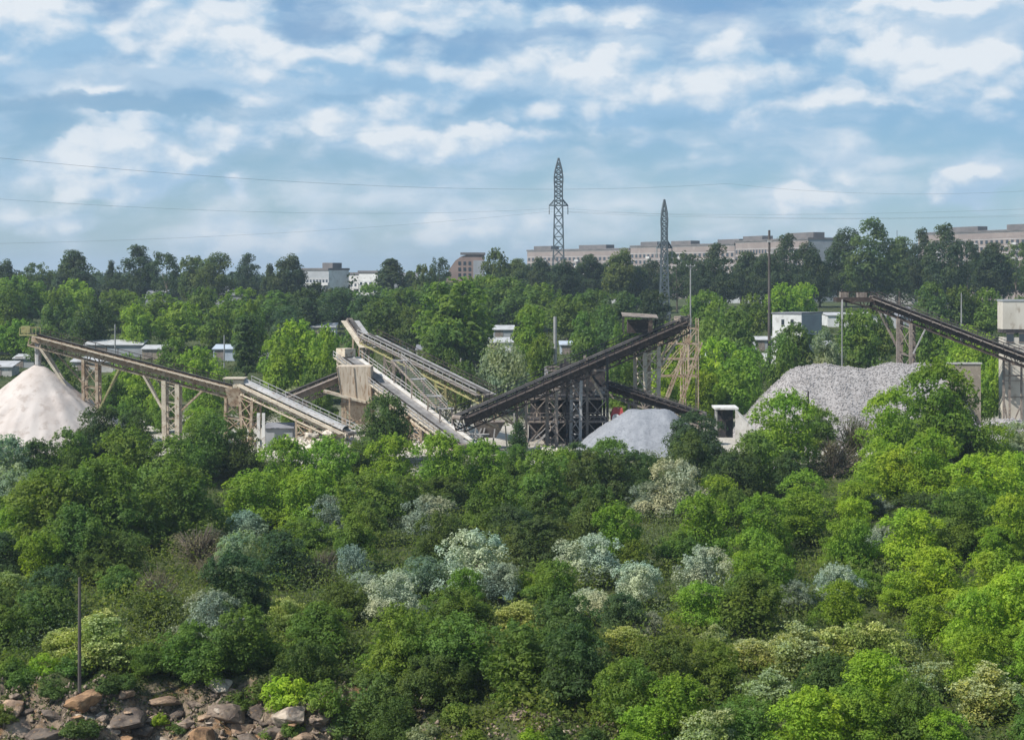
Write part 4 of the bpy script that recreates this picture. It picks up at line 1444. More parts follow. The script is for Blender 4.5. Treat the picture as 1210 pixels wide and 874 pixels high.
for f in (.36, .68):
    q = foot[0].lerp(foot[1], f) + Vector((0, 0, zt - g - 1.7)) + n1 * .01
    w = MB().prism([q - d1 * .3 - Vector((0, 0, .55)), q + d1 * .3 - Vector((0, 0, .55)), q + d1 * .3 + Vector((0, 0, .55)), q - d1 * .3 + Vector((0, 0, .55))], n1 * .05).build('window', M['glass'], root)
    MB().prism([q - d1 * .42 - Vector((0, 0, .68)), q + d1 * .42 - Vector((0, 0, .68)), q + d1 * .42 - Vector((0, 0, .57)), q - d1 * .42 - Vector((0, 0, .57))], n1 * .14).build('sill', M['concrete'], w)

hut(978, 1056, 373, 372, 3.0, 'white_wall', 'white_roof', 'long low white-roofed building behind the white house and the stacker head', 9, 'shed', 'long_shed', .12, False, wins=6)
hut(1060, 1170, 374, 385, 3.2, 'grey_wall', 'grey_roof', 'long grey-roofed shed behind the middle of the right-hand stacker', 9, 'shed', 'long_shed', .5, False)
hut(884, 903, 377, 352, 2.4, 'white_wall', 'white_roof', 'tiny white-roofed hut just left of the brown mast', 4)
hut(892, 916, 402, 322, 2.4, 'grey_wall', 'white_roof', 'grey hut at the foot of the brown mast', 3.5)
hut(905, 935, 423, 300, 1.4, 'white_wall', 'white_roof', 'very low pale roof at the left end of the coarse heap', 4, door=False)
hut(996, 1042, 416, 305, 1.8, 'white_wall', 'white_roof', 'low pale roof among bushes above the middle of the coarse heap', 5, door=False)
hut(952, 985, 408, 318, 1.6, 'white_wall', 'white_roof', 'low pale roof below the grey side of the white house', 4, door=False)
hut(100, 168, 408, 330, 2.6, 'grey_wall', 'white_roof', 'long pale garage roof behind the upper stacker conveyor', 5)
hut(84, 134, 428, 305, 2.0, 'concrete', 'white_roof', 'low pale roof between the first legs of the stacker', 4)
hut(168, 192, 413, 324, 2.2, 'tan_concrete', 'white_roof', 'small pale-roofed garage right of the long garage behind the stacker', 4)
hut(252, 277, 413, 312, 2.4, 'blue_roof', 'blue_roof', 'pale blue metal garage behind the middle of the stacker', 4.5)
hut(300, 322, 422, 308, 2.0, 'white_wall', 'white_roof', 'small white garage behind the lit green tree', 4)
hut(0, 24, 408, 340, 2.0, 'tan_concrete', 'grey_roof', 'dark grey garage at the photo edge above the sand heap', 5)
hut(-10, 14, 434, 318, 1.8, 'concrete', 'white_roof', 'pale-roofed garage lowest beside the sand heap slope', 5)
hut(16, 40, 424, 322, 1.8, 'grey_wall', 'white_roof', 'pale garage with flat roof just left of the sand heap tip', 4)
hut(368, 396, 387, 352, 2.0, 'white_wall', 'white_roof', 'pale-roofed shed left of the short steep conveyor', 5)
hut(462, 490, 401, 318, 2.4, 'grey_wall', 'white_roof', 'pale pitched garage above the narrow grey conveyor', 5)
hut(492, 545, 414, 312, 2.4, 'concrete', 'grey_roof', 'long dark-roofed garage behind the narrow grey conveyor', 5)
hut(548, 592, 428, 296, 2.2, 'concrete', 'grey_roof', 'dark-roofed garage below the big round green tree', 5)
hut(583, 607, 390, 336, 2.2, 'grey_wall', 'white_roof', 'upper pale roof at the shaded side of the big round tree', 5)
hut(576, 606, 405, 322, 2.2, 'white_wall', 'white_roof', 'lower pale roof at the shaded side of the big round tree', 5)
hut(690, 713, 396, 318, 2.2, 'white_wall', 'white_roof', 'small white roof peeping above the long dark conveyor', 4)
hut(662, 690, 408, 306, 2.0, 'blue_roof', 'blue_roof', 'pale blue-grey roof next to the short pale square pole', 4)
hut(792, 836, 424, 300, 2.2, 'concrete', 'white_roof', 'pale low shed behind the head tower of the long dark conveyor', 5)
hut(255, 286, 349, 560, 7, 'grey_wall', 'grey_roof', 'grey gabled house half hidden in the far treeline', 10, 'house', 'house', gable=True, wins=2)
hut(466, 492, 333, 560, 8, 'grey_wall', 'grey_roof', 'grey gabled house beside the far pointed tree', 10, 'house', 'house', gable=True, wins=2)
hut(172, 196, 352, 520, 5, 'grey_wall', 'grey_roof', 'grey gabled house at the feet of the far trees', 8, 'house', 'house', gable=True, wins=2)
hut(1040, 1140, 340, 600, 9, 'block_pale', 'grey_roof', 'pale long building glimpsed through the far right treeline', 12, 'building', 'low_building', .05, False, wins=12)
hut(830, 900, 330, 640, 9, 'white_wall', 'grey_roof', 'white building glimpsed through the treeline by the thin pale pole', 12, 'building', 'low_building', .05, False, wins=9)
hut(690, 740, 334, 640, 9, 'block_pale', 'grey_roof', 'pale building glimpsed through the treeline between the pylons', 12, 'building', 'low_building', .05, False, wins=6)

# ------------------------------------------------------------------ plants
def unit(n, up=0.0):
    v = rng.normal(size=(n, 3))
    v[:, 2] += up
    return v / np.linalg.norm(v, axis=1, keepdims=True)


def leaf_quads(pos, nrm, size, aspect=.5):
    n = len(pos)
    r = unit(n)
    t = np.cross(nrm, r)
    t /= np.linalg.norm(t, axis=1, keepdims=True) + 1e-9
    b = np.cross(nrm, t)
    s = (size * rng.uniform(.5, 1.55, n))[:, None]
    a = s * .5
    c = s * .5 * aspect
    fold = nrm * s * .10
    V = np.stack([pos - t * a, pos + b * c + fold, pos + t * a, pos - b * c + fold], 1)
    return V.reshape(-1, 3)


def crown(name, rx, ry, z0, z1, nclump, cr, per, leaf, mat='leaf', prof='round', shoots=0, lumps=5, inner=0.25, lift=.25, flat=.8, tone_clump=.55, lobes=0):
    """foliage as thousands of leaf-sized faces gathered in clumps through an uneven volume"""
    rz = (z1 - z0) / 2
    zc = (z0 + z1) / 2
    ld = unit(lumps, .2)
    la = rng.uniform(-.38, .36, lumps)
    C, CR = [], []
    subs = []
    for j in range(lobes):
        a, q = rng.uniform(0, 6.28), (0.0 if j == 0 else rng.uniform(.35, .72))
        zt = z1 if j == 0 else z0 + (z1 - z0) * rng.uniform(.45, .97)
        subs.append((q * math.cos(a), q * math.sin(a), rng.uniform(.34, .60), z0, zt))
    wts = np.array([s_[2] ** 2 for s_ in subs]) if lobes else None
    while lobes and len(C) < nclump:
        sx, sy, sr, za, zb = subs[rng.choice(lobes, p=wts / wts.sum())]
        d = unit(1, .3)[0]
        if d[2] < -.7: continue
        rad = rng.uniform(.55, 1.0) ** .6 * (1 + .2 * rng.normal() * .5)
        C.append(((sx + d[0] * sr * rad) * rx, (sy + d[1] * sr * rad) * ry, (za + zb) / 2 + d[2] * rad * (zb - za) / 2))
        CR.append(cr * rng.uniform(.6, 1.25))
    while len(C) < nclump:
        d = unit(1, .25)[0]
        if d[2] < -.75: continue
        f = (1 + (la * np.clip(ld @ d, 0, 1) ** 3 * 1.3).sum())
        rad = f * rng.uniform(.55, 1.0) ** .6
        x, y, z = d * rad
        h = (z + 1) / 2
        if prof == 'tall': k = .55 + .55 * math.sin(math.pi * min(1, max(0, h)) ** .8)
        elif prof == 'cone': k = max(.12, 1.25 * (1 - h))
        elif prof == 'column': k = .9
        elif prof == 'vase': k = .65 + .5 * h
        else: k = 1.0
        C.append((x * rx * k, y * ry * k, zc + z * rz))
        CR.append(cr * rng.uniform(.65, 1.3))
    for _ in range(shoots):
        a = rng.uniform(0, 6.28)
        q = rng.uniform(.1, .85)
        x, y = rx * q * math.cos(a), ry * q * math.sin(a)
        z = zc + rz * math.sqrt(max(0, 1 - q * q))
        hgt = rng.uniform(.3, 1.0) * cr * 1.8
        for k in range(3):
            C.append((x + rng.normal() * .1, y + rng.normal() * .1, z + hgt * (k + .5) / 3))
            CR.append(cr * (.5 - .12 * k))
    C, CR = np.array(C), np.array(CR)
    n = np.maximum(6, (per * (CR / cr) ** 2)).astype(int)
    idx = np.repeat(np.arange(len(C)), n)
    N = len(idx)
    d = unit(N, lift)
    pos = C[idx] + d * (CR[idx] * rng.uniform(.55, 1.08, N) ** .7)[:, None] * np.array([1, 1, flat])
    out = C[idx] - np.array([0, 0, zc])
    out /= np.linalg.norm(out, axis=1, keepdims=True) + 1e-6
    nr = d * .75 + out * .25 + unit(N) * .55 + np.array([0, 0, .25])
    nr /= np.linalg.norm(nr, axis=1, keepdims=True)
    V = [leaf_quads(pos, nr, np.full(N, leaf))]
    tone = np.clip(rng.uniform(0, 1, N) * (1 - tone_clump) + rng.uniform(0, 1, len(C))[idx] * tone_clump, 0, 1)
    m = int(N * inner)
    p2 = unit(m) * (rng.uniform(0, .8, m) ** .5)[:, None] * np.array([rx * .85, ry * .85, rz * .85]) + np.array([0, 0, zc])
    V.append(leaf_quads(p2, unit(m), np.full(m, leaf * 1.25)))
    tone = np.concatenate([tone, rng.uniform(0, 1, m)])
    V = np.vstack(V)
    me = quads_mesh(name, V, M[mat], np.repeat(tone, 4))
    return me, C, CR


def trunk_mesh(name, H, r, rx, forks=4, low=.25, C=None, sticks=0):
    mb = MB()
    k = [(0, 0, -.4), (rng.normal() * .1, rng.normal() * .1, H * low), (rng.normal() * .2, rng.normal() * .2, H * .6), (rng.normal() * .2, 0, H * .86)]
    mb.path(k, [r, r * .8, r * .45, r * .12], 7)
    for i in range(forks):
        a = 6.28 * i / forks + rng.uniform(-.4, .4)
        z = H * rng.uniform(low, .5)
        e = Vector((math.cos(a) * rx * .75, math.sin(a) * rx * .75, z + H * rng.uniform(.15, .35)))
        s = Vector((0, 0, z))
        mb.path([s, s.lerp(e, .5) + Vector((0, 0, .05 * H)), e], [r * .45, r * .28, r * .06], 5)
    if sticks and C is not None:
        for _ in range(sticks):
            q = Vector(C[rng.integers(len(C))])
            s = Vector((q.x * .15, q.y * .15, max(.2, q.z * .35)))
            e = q + Vector(tuple(rng.normal(size=3) * .5)) + Vector((0, 0, .4))
            mb.path([s, s.lerp(e, .55) + Vector((0, 0, .12)), e], [.05, .035, .012], 4)
    me = bpy.data.meshes.new(name)
    me.from_pydata(mb.v, [], mb.f)
    me.materials.append(M['bark'])
    return me


PROTO = {}


def proto(key, W, H, variants, name='bushy_tree', blossom=None, trunk=(.16, .2), sticks=0, **kw):
    out = []
    for _ in range(variants):
        me, C, CR = crown('crown', W / 2 * kw.get('wx', .86), W / 2 * kw.get('wx', .86), kw['z0'], kw['z1'], kw['n'], kw['cr'], kw['per'], kw['leaf'], kw.get('mat', 'leaf'), kw.get('prof', 'round'),
                          kw.get('shoots', 0), kw.get('lumps', 5), kw.get('inner', .25), kw.get('lift', .25), kw.get('flat', .8), lobes=kw.get('lobes', 0))
        tm = trunk_mesh('trunk', kw['z1'] * .95, trunk[0], W / 2 * .8, low=trunk[1], C=C, sticks=sticks)
        bl = None
        if blossom:
            # flat flower heads on the outer leaves
            pts = []
            for c_, r_ in zip(C, CR):
                for d in unit(blossom, .9):
                    if d[2] < .05: continue
                    pts.append(np.array(c_) + d * r_ * np.array([1.05, 1.05, .9]))
            pts = np.array(pts)
            k = 8
            idx = np.repeat(np.arange(len(pts)), k)
            p = pts[idx] + rng.normal(size=(len(idx), 3)) * np.array([.13, .13, .05])
            nr = unit(len(idx), 1.6)
            bl = quads_mesh('blossom', leaf_quads(p, nr, np.full(len(p), .14), .9), M['blossom'], np.repeat(rng.uniform(0, 1, len(p)), 4))
        out.append((me, tm, bl))
    PROTO[key] = (name, W, H, out)


# near kinds, fine leaves
proto('round', 7.0, 6.0, 6, 'bushy_tree', n=95, cr=.74, per=130, leaf=.225, z0=.3, z1=6.0, lobes=8, shoots=40)
proto('shoot', 6.4, 6.4, 5, 'leafy_tree', n=66, cr=.68, per=115, leaf=.21, z0=.3, z1=5.8, lobes=9, shoots=70)
proto('thick', 6.6, 4.6, 5, 'thicket_shrub', n=85, cr=.62, per=125, leaf=.20, z0=.1, z1=4.6, lobes=10, shoots=50, wx=.95)
proto('silver', 6.2, 5.2, 4, 'silver_shrub', n=70, cr=.62, per=150, leaf=.155, z0=.2, z1=5.2, lobes=9, shoots=50, mat='silver_leaf', flat=.9, inner=.3)
proto('elder', 6.6, 4.8, 3, 'flowering_shrub', n=66, cr=.74, per=110, leaf=.22, z0=.2, z1=4.8, lobes=7, blossom=16)
proto('bare', 6.4, 4.4, 2, 'twiggy_shrub', n=70, cr=.60, per=46, leaf=.13, z0=.3, z1=4.4, lobes=8, sticks=190, inner=.2)
proto('column', 3.0, 7.5, 2, 'columnar_tree', n=60, cr=.55, per=80, leaf=.24, z0=.3, z1=7.5, prof='column', lumps=4)
proto('low', 3.2, 2.0, 3, 'low_shrub', n=36, cr=.42, per=70, leaf=.19, z0=.05, z1=2.0, lumps=5, shoots=8)
# far kinds, a face stands for a spray of leaves
proto('far_round', 9.0, 8.5, 4, 'bushy_tree', n=95, cr=1.0, per=58, leaf=.46, z0=.4, z1=8.5, lobes=8, shoots=34)
proto('far_tall', 11.0, 17.0, 4, 'tall_tree', n=150, cr=1.2, per=56, leaf=.55, z0=1.2, z1=17.0, prof='tall', lumps=10, trunk=(.3, .3), inner=.14, wx=.95)
proto('far_open', 12.0, 16.0, 2, 'open_tree', n=85, cr=1.0, per=42, leaf=.58, z0=3.5, z1=16.0, prof='vase', lumps=9, trunk=(.32, .25), inner=.02, wx=.85)
proto('far_cone', 8.0, 15.0, 2, 'conifer_tree', n=110, cr=.85, per=44, leaf=.52, z0=1.0, z1=15.0, prof='cone', lumps=6, trunk=(.28, .2), inner=.08, wx=1.0)
proto('far_column', 4.5, 12.0, 2, 'columnar_tree', n=80, cr=.8, per=52, leaf=.48, z0=.4, z1=12.0, prof='column', lumps=4)
proto('willow', 8.0, 6.5, 2, 'willow_tree', n=85, cr=.85, per=80, leaf=.36, z0=.2, z1=6.5, lumps=5, lift=-.2, flat=1.25)

TONE = {
    'fresh': ((0.1505, 0.2561, 0.0408), 'fresh green'),
    'bright': ((0.2100, 0.3288, 0.0416), 'yellow-green'),
    'lime': ((0.2579, 0.3654, 0.0444), 'bright lime-green'),
    'mid': ((0.1140, 0.1914, 0.0444), 'mid green'),
    'deep': ((0.1023, 0.1742, 0.0472), 'deep green'),
    'dark': ((0.0736, 0.1261, 0.0474), 'dark green'),
    'blue': ((0.060, 0.108, 0.058), 'bluish green'),
    'olive': ((0.0880, 0.1400, 0.0440), 'olive green'),
    'brownish': ((0.0780, 0.1180, 0.0440), 'dull olive'),
    'silver': ((0.3232, 0.3758, 0.3006), 'silver-grey'),
    'silver2': ((0.1959, 0.2395, 0.1959), 'dull silver-grey'),
    'greyg': ((0.2100, 0.2801, 0.2241), 'grey-green'),
    'cream': ((0.1938, 0.2601, 0.0766), 'cream-flowered green'),
    'pale': ((0.2509, 0.3001, 0.1275), 'pale-flowered green'),
    'twig': ((0.1254, 0.1254, 0.1056), 'grey-brown'),
    'far': ((0.0487, 0.0790, 0.0419), 'dark blue-green'),
    'far2': ((0.0765, 0.1155, 0.0412), 'dark green'),
}
BLOOM = {'cream': (.31, .36, .15, 1), 'pale': (.28, .33, .19, 1)}
KINDWORD = {'bushy_tree': 'bushy tree', 'leafy_tree': 'leafy tree', 'thicket_shrub': 'thicket shrub', 'silver_shrub': 'willow-leaved shrub', 'flowering_shrub': 'flowering shrub',
            'twiggy_shrub': 'twiggy shrub', 'columnar_tree': 'narrow tree', 'low_shrub': 'low shrub', 'tall_tree': 'tall tree', 'open_tree': 'open-crowned tree',
            'conifer_tree': 'pointed tree', 'willow_tree': 'drooping willow'}
PLANTS = []


def plant(key, px, py, w_px, tone, Y=None, zone='slope', hk=None):
    """px, py: where the middle of the crown shows in the photo; w_px its width there"""
    name, W, H, var = PROTO[key]
    if hk is None: hk = random.uniform(.70, 1.05)
    if Y is None:
        Y = 170.0
        for _ in range(60):
            s = (w_px / F * Y) / W
            zc = gz(X_at(px, Y), Y) + H * s * hk * .58
            Y2 = F * (CAM_Z - zc) / max(8, py - HY)
            Y = Y * .6 + Y2 * .4
        Y = min(233, max(104, Y))
    s = (w_px / F * Y) / W
    x = X_at(px, Y)
    me, tm, bl = var[random.randrange(len(var))]
    root = bpy.data.objects.new(name, None)
    root.empty_display_size = .5
    COL.objects.link(root)
    root.location = (x, Y, gz(x, Y) - .05)
    root.rotation_euler = (0, 0, random.uniform(0, 6.28))
    root.scale = (s * random.uniform(.9, 1.22), s * random.uniform(.9, 1.22), s * hk)
    base, word = TONE[tone]
    j = random.uniform(.85, 1.17)
    hue = random.uniform(-.07, .07)
    col = (base[0] * j * (1 + hue), base[1] * j, base[2] * j * (1 - hue), 1)
    for nm, m_ in (('crown', me), ('trunk', tm), ('blossom', bl)):
        if m_ is None: continue
        o = bpy.data.objects.new(nm, m_)
        COL.objects.link(o)
        o.parent = root
        o.color = BLOOM.get(tone, (.4, .45, .3, 1)) if nm == 'blossom' else col
    PLANTS.append(dict(o=root, px=px, py=py, w=w_px, zone=zone, word=word, name=name, Y=Y))
    return root


def far(key, px, y_top, w_px, tone, Y, zone, y_base=None):
    """a tree whose top shows at y_top; it stands on the ground at depth Y"""
    name, W, H, var = PROTO[key]
    g = gz(X_at(px, Y), Y)
    h = CAM_Z - (y_top - HY) / F * Y - g + (.9 if zone == 'rise' else (.5 if px < 590 else .3))
    s = (w_px / F * Y) / W
    hk = max(.45, h / (H * s))
    return plant(key, px, y_top + 20, w_px, tone, Y, zone, hk)


# the crowns one can single out on the slope
NOTABLE = [
    # row along the upper edge, against the yard
    ('thick', 8, 548, 70, 'greyg'), ('thick', 45, 548, 66, 'olive'), ('round', 80, 540, 66, 'deep'), ('round', 118, 518, 76, 'blue'), ('round', 160, 512, 58, 'dark'), ('shoot', 150, 548, 96, 'mid'),
    ('round', 205, 560, 90, 'mid'), ('round', 248, 528, 74, 'deep'), ('round', 285, 536, 56, 'dark'), ('shoot', 335, 558, 80, 'fresh'), ('shoot', 390, 556, 80, 'fresh'), ('round', 425, 552, 60, 'deep'),
    ('round', 455, 506, 76, 'dark'), ('shoot', 462, 548, 74, 'fresh'), ('shoot', 520, 552, 78, 'fresh'), ('shoot', 570, 556, 78, 'fresh'), ('column', 612, 524, 21, 'dark'), ('thick', 682, 540, 40, 'dark'),
    ('round', 640, 576, 84, 'mid'), ('thick', 700, 572, 90, 'brownish'), ('thick', 752, 562, 70, 'dark'), ('round', 824, 520, 70, 'blue'), ('round', 815, 545, 60, 'dark'), ('shoot', 892, 545, 70, 'deep'),
    ('shoot', 928, 508, 86, 'fresh'), ('bare', 1003, 508, 74, 'brownish'), ('bare', 985, 535, 70, 'twig'), ('shoot', 965, 495, 58, 'mid'), ('shoot', 1055, 500, 82, 'bright'), ('shoot', 1108, 484, 112, 'fresh'), ('round', 1128, 505, 84, 'deep'),
    ('thick', 1172, 530, 70, 'fresh'), ('thick', 1202, 520, 50, 'greyg'),
    # second belt
    ('shoot', 60, 600, 110, 'mid'), ('shoot', 120, 590, 110, 'mid'), ('shoot', 210, 590, 110, 'mid'), ('round', 180, 620, 90, 'deep'), ('round', 85, 640, 90, 'deep'), ('thick', 20, 585, 90, 'greyg'), ('shoot', 300, 590, 90, 'fresh'),
    ('shoot', 365, 590, 90, 'fresh'), ('round', 430, 590, 80, 'mid'), ('silver', 508, 612, 82, 'silver2'), ('silver', 387, 614, 60, 'silver2'), ('silver', 290, 622, 58, 'greyg'), ('round', 590, 600, 80, 'mid'), ('round', 600, 622, 66, 'blue'),
    ('silver', 798, 578, 80, 'silver'), ('silver', 770, 592, 60, 'silver2'), ('round', 700, 610, 80, 'olive'), ('thick', 640, 640, 100, 'brownish'), ('shoot', 730, 630, 86, 'fresh'), ('shoot', 830, 620, 84, 'fresh'), ('thick', 870, 566, 84, 'brownish'),
    ('round', 935, 560, 60, 'dark'), ('shoot', 1060, 560, 96, 'lime'), ('shoot', 1100, 550, 90, 'bright'), ('shoot', 1160, 570, 100, 'bright'), ('shoot', 1200, 560, 70, 'bright'), ('shoot', 1040, 548, 60, 'bright'), ('silver', 1032, 596, 44, 'silver2'),
    ('thick', 1095, 605, 80, 'brownish'), ('shoot', 1010, 590, 60, 'bright'), ('shoot', 900, 620, 90, 'fresh'), ('shoot', 950, 610, 80, 'fresh'), ('shoot', 1140, 610, 80, 'mid'), ('shoot', 1195, 620, 80, 'bright'),
    # third belt
    ('bare', 235, 640, 96, 'twig'), ('bare', 190, 690, 70, 'twig'), ('bare', 250, 668, 60, 'twig'), ('bare', 380, 665, 64, 'twig'), ('thick', 140, 655, 80, 'olive'), ('shoot', 275, 690, 92, 'blue'), ('shoot', 300, 706, 60, 'blue'), ('silver', 415, 668, 54, 'silver2'),
    ('silver', 468, 706, 74, 'silver'), ('silver', 555, 665, 92, 'silver'), ('silver', 590, 686, 62, 'silver2'), ('silver', 430, 690, 46, 'silver'), ('silver', 702, 662, 84, 'silver'), ('silver', 752, 690, 76, 'silver'), ('silver', 698, 716, 60, 'silver'),
    ('silver', 660, 655, 44, 'silver'), ('silver', 832, 676, 84, 'silver'), ('silver', 988, 690, 72, 'silver'), ('silver', 940, 704, 50, 'silver2'), ('silver', 1040, 640, 44, 'silver'), ('thick', 625, 690, 46, 'bright'), ('round', 655, 690, 66, 'mid'),
    ('silver', 250, 728, 76, 'silver2'), ('elder', 337, 724, 58, 'cream'), ('elder', 12, 690, 54, 'cream'), ('elder', 118, 752, 108, 'cream'), ('elder', 70, 758, 60, 'cream'), ('shoot', 1175, 690, 90, 'lime'), ('shoot', 1105, 680, 90, 'bright'),
    ('shoot', 1150, 735, 96, 'bright'), ('shoot', 1100, 730, 80, 'bright'), ('elder', 940, 765, 96, 'pale'), ('elder', 1035, 765, 96, 'cream'), ('elder', 985, 768, 110, 'cream'), ('elder', 912, 815, 84, 'pale'), ('elder', 1168, 815, 100, 'pale'),
    ('elder', 1100, 800, 70, 'pale'), ('elder', 615, 728, 70, 'cream'), ('elder', 740, 752, 60, 'cream'), ('silver', 768, 742, 54, 'silver2'), ('elder', 845, 752, 50, 'pale'), ('thick', 1020, 690, 60, 'fresh'), ('round', 1000, 645, 80, 'fresh'),
    # lowest belt
    ('round', 470, 765, 110, 'mid'), ('round', 540, 765, 110, 'mid'), ('round', 610, 780, 120, 'deep'), ('round', 680, 790, 120, 'dark'), ('thick', 440, 815, 110, 'olive'), ('thick', 360, 790, 80, 'olive'), ('round', 225, 770, 90, 'mid'),
    ('round', 290, 765, 90, 'deep'), ('thick', 175, 780, 60, 'mid'), ('round', 380, 745, 80, 'mid'), ('round', 790, 790, 100, 'olive'), ('shoot', 800, 835, 110, 'fresh'), ('shoot', 740, 820, 90, 'mid'), ('shoot', 1010, 845, 110, 'fresh'),
    ('shoot', 960, 850, 100, 'bright'), ('round', 1080, 845, 90, 'mid'), ('thick', 880, 855, 90, 'mid'), ('shoot', 1195, 760, 60, 'bright'), ('low', 500, 868, 40, 'greyg'), ('thick', 470, 850, 70, 'olive'), ('low', 340, 805, 60, 'bright'), ('low', 316, 812, 50, 'olive'),
]
for i, (k, px, py, w, t) in enumerate(NOTABLE):
    plant(k, px, py, w, t, hk=random.uniform(1.02, 1.2) if i < 33 else None)


def pick(px, py):
    r_ = random.random()
    if px > 1000 and py < 800:
        return random.choice([('shoot', 'bright'), ('shoot', 'bright'), ('shoot', 'lime'), ('round', 'fresh'), ('round', 'mid'), ('thick', 'mid')])
    if px > 780 and py < 730:
        return random.choice([('shoot', 'fresh'), ('shoot', 'fresh'), ('round', 'mid'), ('thick', 'bright'), ('round', 'deep'), ('thick', 'olive')])
    if px > 760:
        return random.choice([('shoot', 'fresh'), ('round', 'mid'), ('thick', 'greyg'), ('thick', 'olive'), ('shoot', 'bright'), ('elder', 'pale')])
    if py < 650 and px < 420:
        return random.choice([('shoot', 'mid'), ('round', 'mid'), ('shoot', 'fresh'), ('round', 'deep')])
    if py < 620:
        return random.choice([('shoot', 'fresh'), ('round', 'mid'), ('shoot', 'mid'), ('round', 'deep'), ('thick', 'olive')])
    if py < 730:
        return random.choice([('thick', 'olive'), ('round', 'mid'), ('thick', 'greyg'), ('round', 'deep'), ('thick', 'mid'), ('shoot', 'blue'), ('shoot', 'fresh')])
    return random.choice([('round', 'mid'), ('round', 'deep'), ('thick', 'mid'), ('round', 'dark'), ('thick', 'olive'), ('shoot', 'mid')])


done = [(px, py, w) for _, px, py, w, _ in NOTABLE]
py = 552
while py < 868:
    step = 50 + (py - 545) * .06
    px = random.uniform(-20, 20)
    while px < 1235:
        x, y = px + random.uniform(-12, 12), py + random.uniform(-9, 9)
        w = random.uniform(.75, 1.2) * (66 + (py - 545) * .10)
        ok = all(math.hypot((x - a) / ((w + c_) * .29), (y - b) / ((w + c_) * .155)) > 1 for a, b, c_ in done)
        if py > 772 and x < 440: ok = False
        if y > 800 and 530 < x < 750: ok = False
        if y < 575 and (x < 330 or x > 800): ok = False
        if ok:
            k, t = pick(x, y)
            plant(k, x, y, w, t)
            done.append((x, y, w))
        px += step
    py += 14
# small shrubs along the quarry edge
for px, py, w, t in [(15, 788, 46, 'mid'), (52, 790, 44, 'bright'), (85, 786, 40, 'mid'), (130, 792, 40, 'olive'), (150, 806, 30, 'olive'), (205, 796, 36, 'mid'), (62, 815, 36, 'olive'), (28, 820, 40, 'mid'), (95, 852, 46, 'olive'), (240, 800, 34, 'mid'),
                     (285, 806, 40, 'deep'), (380, 822, 50, 'mid'), (415, 845, 50, 'olive'), (190, 830, 24, 'bright'), (345, 838, 28, 'deep'), (700, 868, 34, 'olive'), (540, 842, 44, 'deep'), (5, 850, 30, 'olive'), (560, 870, 34, 'mid'), (628, 872, 40, 'bright'), (655, 868, 34, 'olive'), (600, 822, 40, 'mid'), (665, 828, 40, 'deep'), (140, 838, 22, 'olive'), (265, 850, 20, 'olive'), (60, 850, 24, 'mid'), (210, 866, 26, 'olive'), (320, 866, 24, 'mid')]:
    plant('low', px, py, w, t)

# trees behind the plant -- far treeline on the skyline
TL = [('far_tall', 6, 312, 40, 'far'), ('far_open', 45, 314, 34, 'far2'), ('far_tall', 85, 293, 62, 'far'), ('far_cone', 131, 312, 26, 'far'), ('far_tall', 165, 302, 48, 'far'), ('far_open', 197, 300, 42, 'far'), ('far_round', 228, 312, 50, 'far2'), ('far_tall', 252, 305, 40, 'far2'),
      ('far_tall', 292, 310, 38, 'far'), ('far_cone', 319, 316, 28, 'far'), ('far_tall', 343, 306, 42, 'far'), ('far_round', 402, 344, 44, 'far2'), ('far_cone', 461, 302, 50, 'far'), ('far_round', 500, 322, 44, 'far2'), ('far_open', 519, 308, 30, 'far'), ('far_round', 585, 306, 44, 'far2'),
      ('far_tall', 612, 303, 44, 'far2'), ('far_tall', 640, 308, 38, 'far'), ('far_tall', 668, 312, 40, 'far'), ('far_tall', 700, 306, 42, 'far'), ('far_tall', 735, 299, 50, 'far2'), ('far_tall', 764, 312, 36, 'far'), ('far_open', 800, 300, 44, 'far'), ('far_tall', 846, 300, 42, 'far'), ('far_tall', 882, 294, 46, 'far'),
      ('far_tall', 928, 290, 44, 'far'), ('far_tall', 960, 293, 40, 'far'), ('far_tall', 995, 277, 42, 'far'), ('far_tall', 1030, 274, 60, 'far2'), ('far_tall', 1063, 276, 50, 'far2'), ('far_tall', 1088, 284, 36, 'far'), ('far_tall', 1114, 280, 44, 'far'), ('far_open', 1143, 284, 44, 'far'), ('far_tall', 1172, 283, 48, 'far'), ('far_open', 1200, 290, 36, 'far2'),
      ('far_tall', 906, 305, 36, 'far'), ('far_tall', 825, 318, 30, 'far'), ('far_round', 690, 322, 50, 'far'), ('far_round', 752, 322, 46, 'far'), ('far_tall', 1228, 288, 44, 'far'), ('far_round', 65, 330, 40, 'far2'), ('far_round', 374, 340, 40, 'far2'), ('far_cone', 485, 318, 30, 'far'), ('far_round', 20, 330, 40, 'far2')]
for i, (k, px, yt, w, t) in enumerate(TL):
    far(k, px, yt, w, t, 500 + (i * 37 % 60), 'treeline')
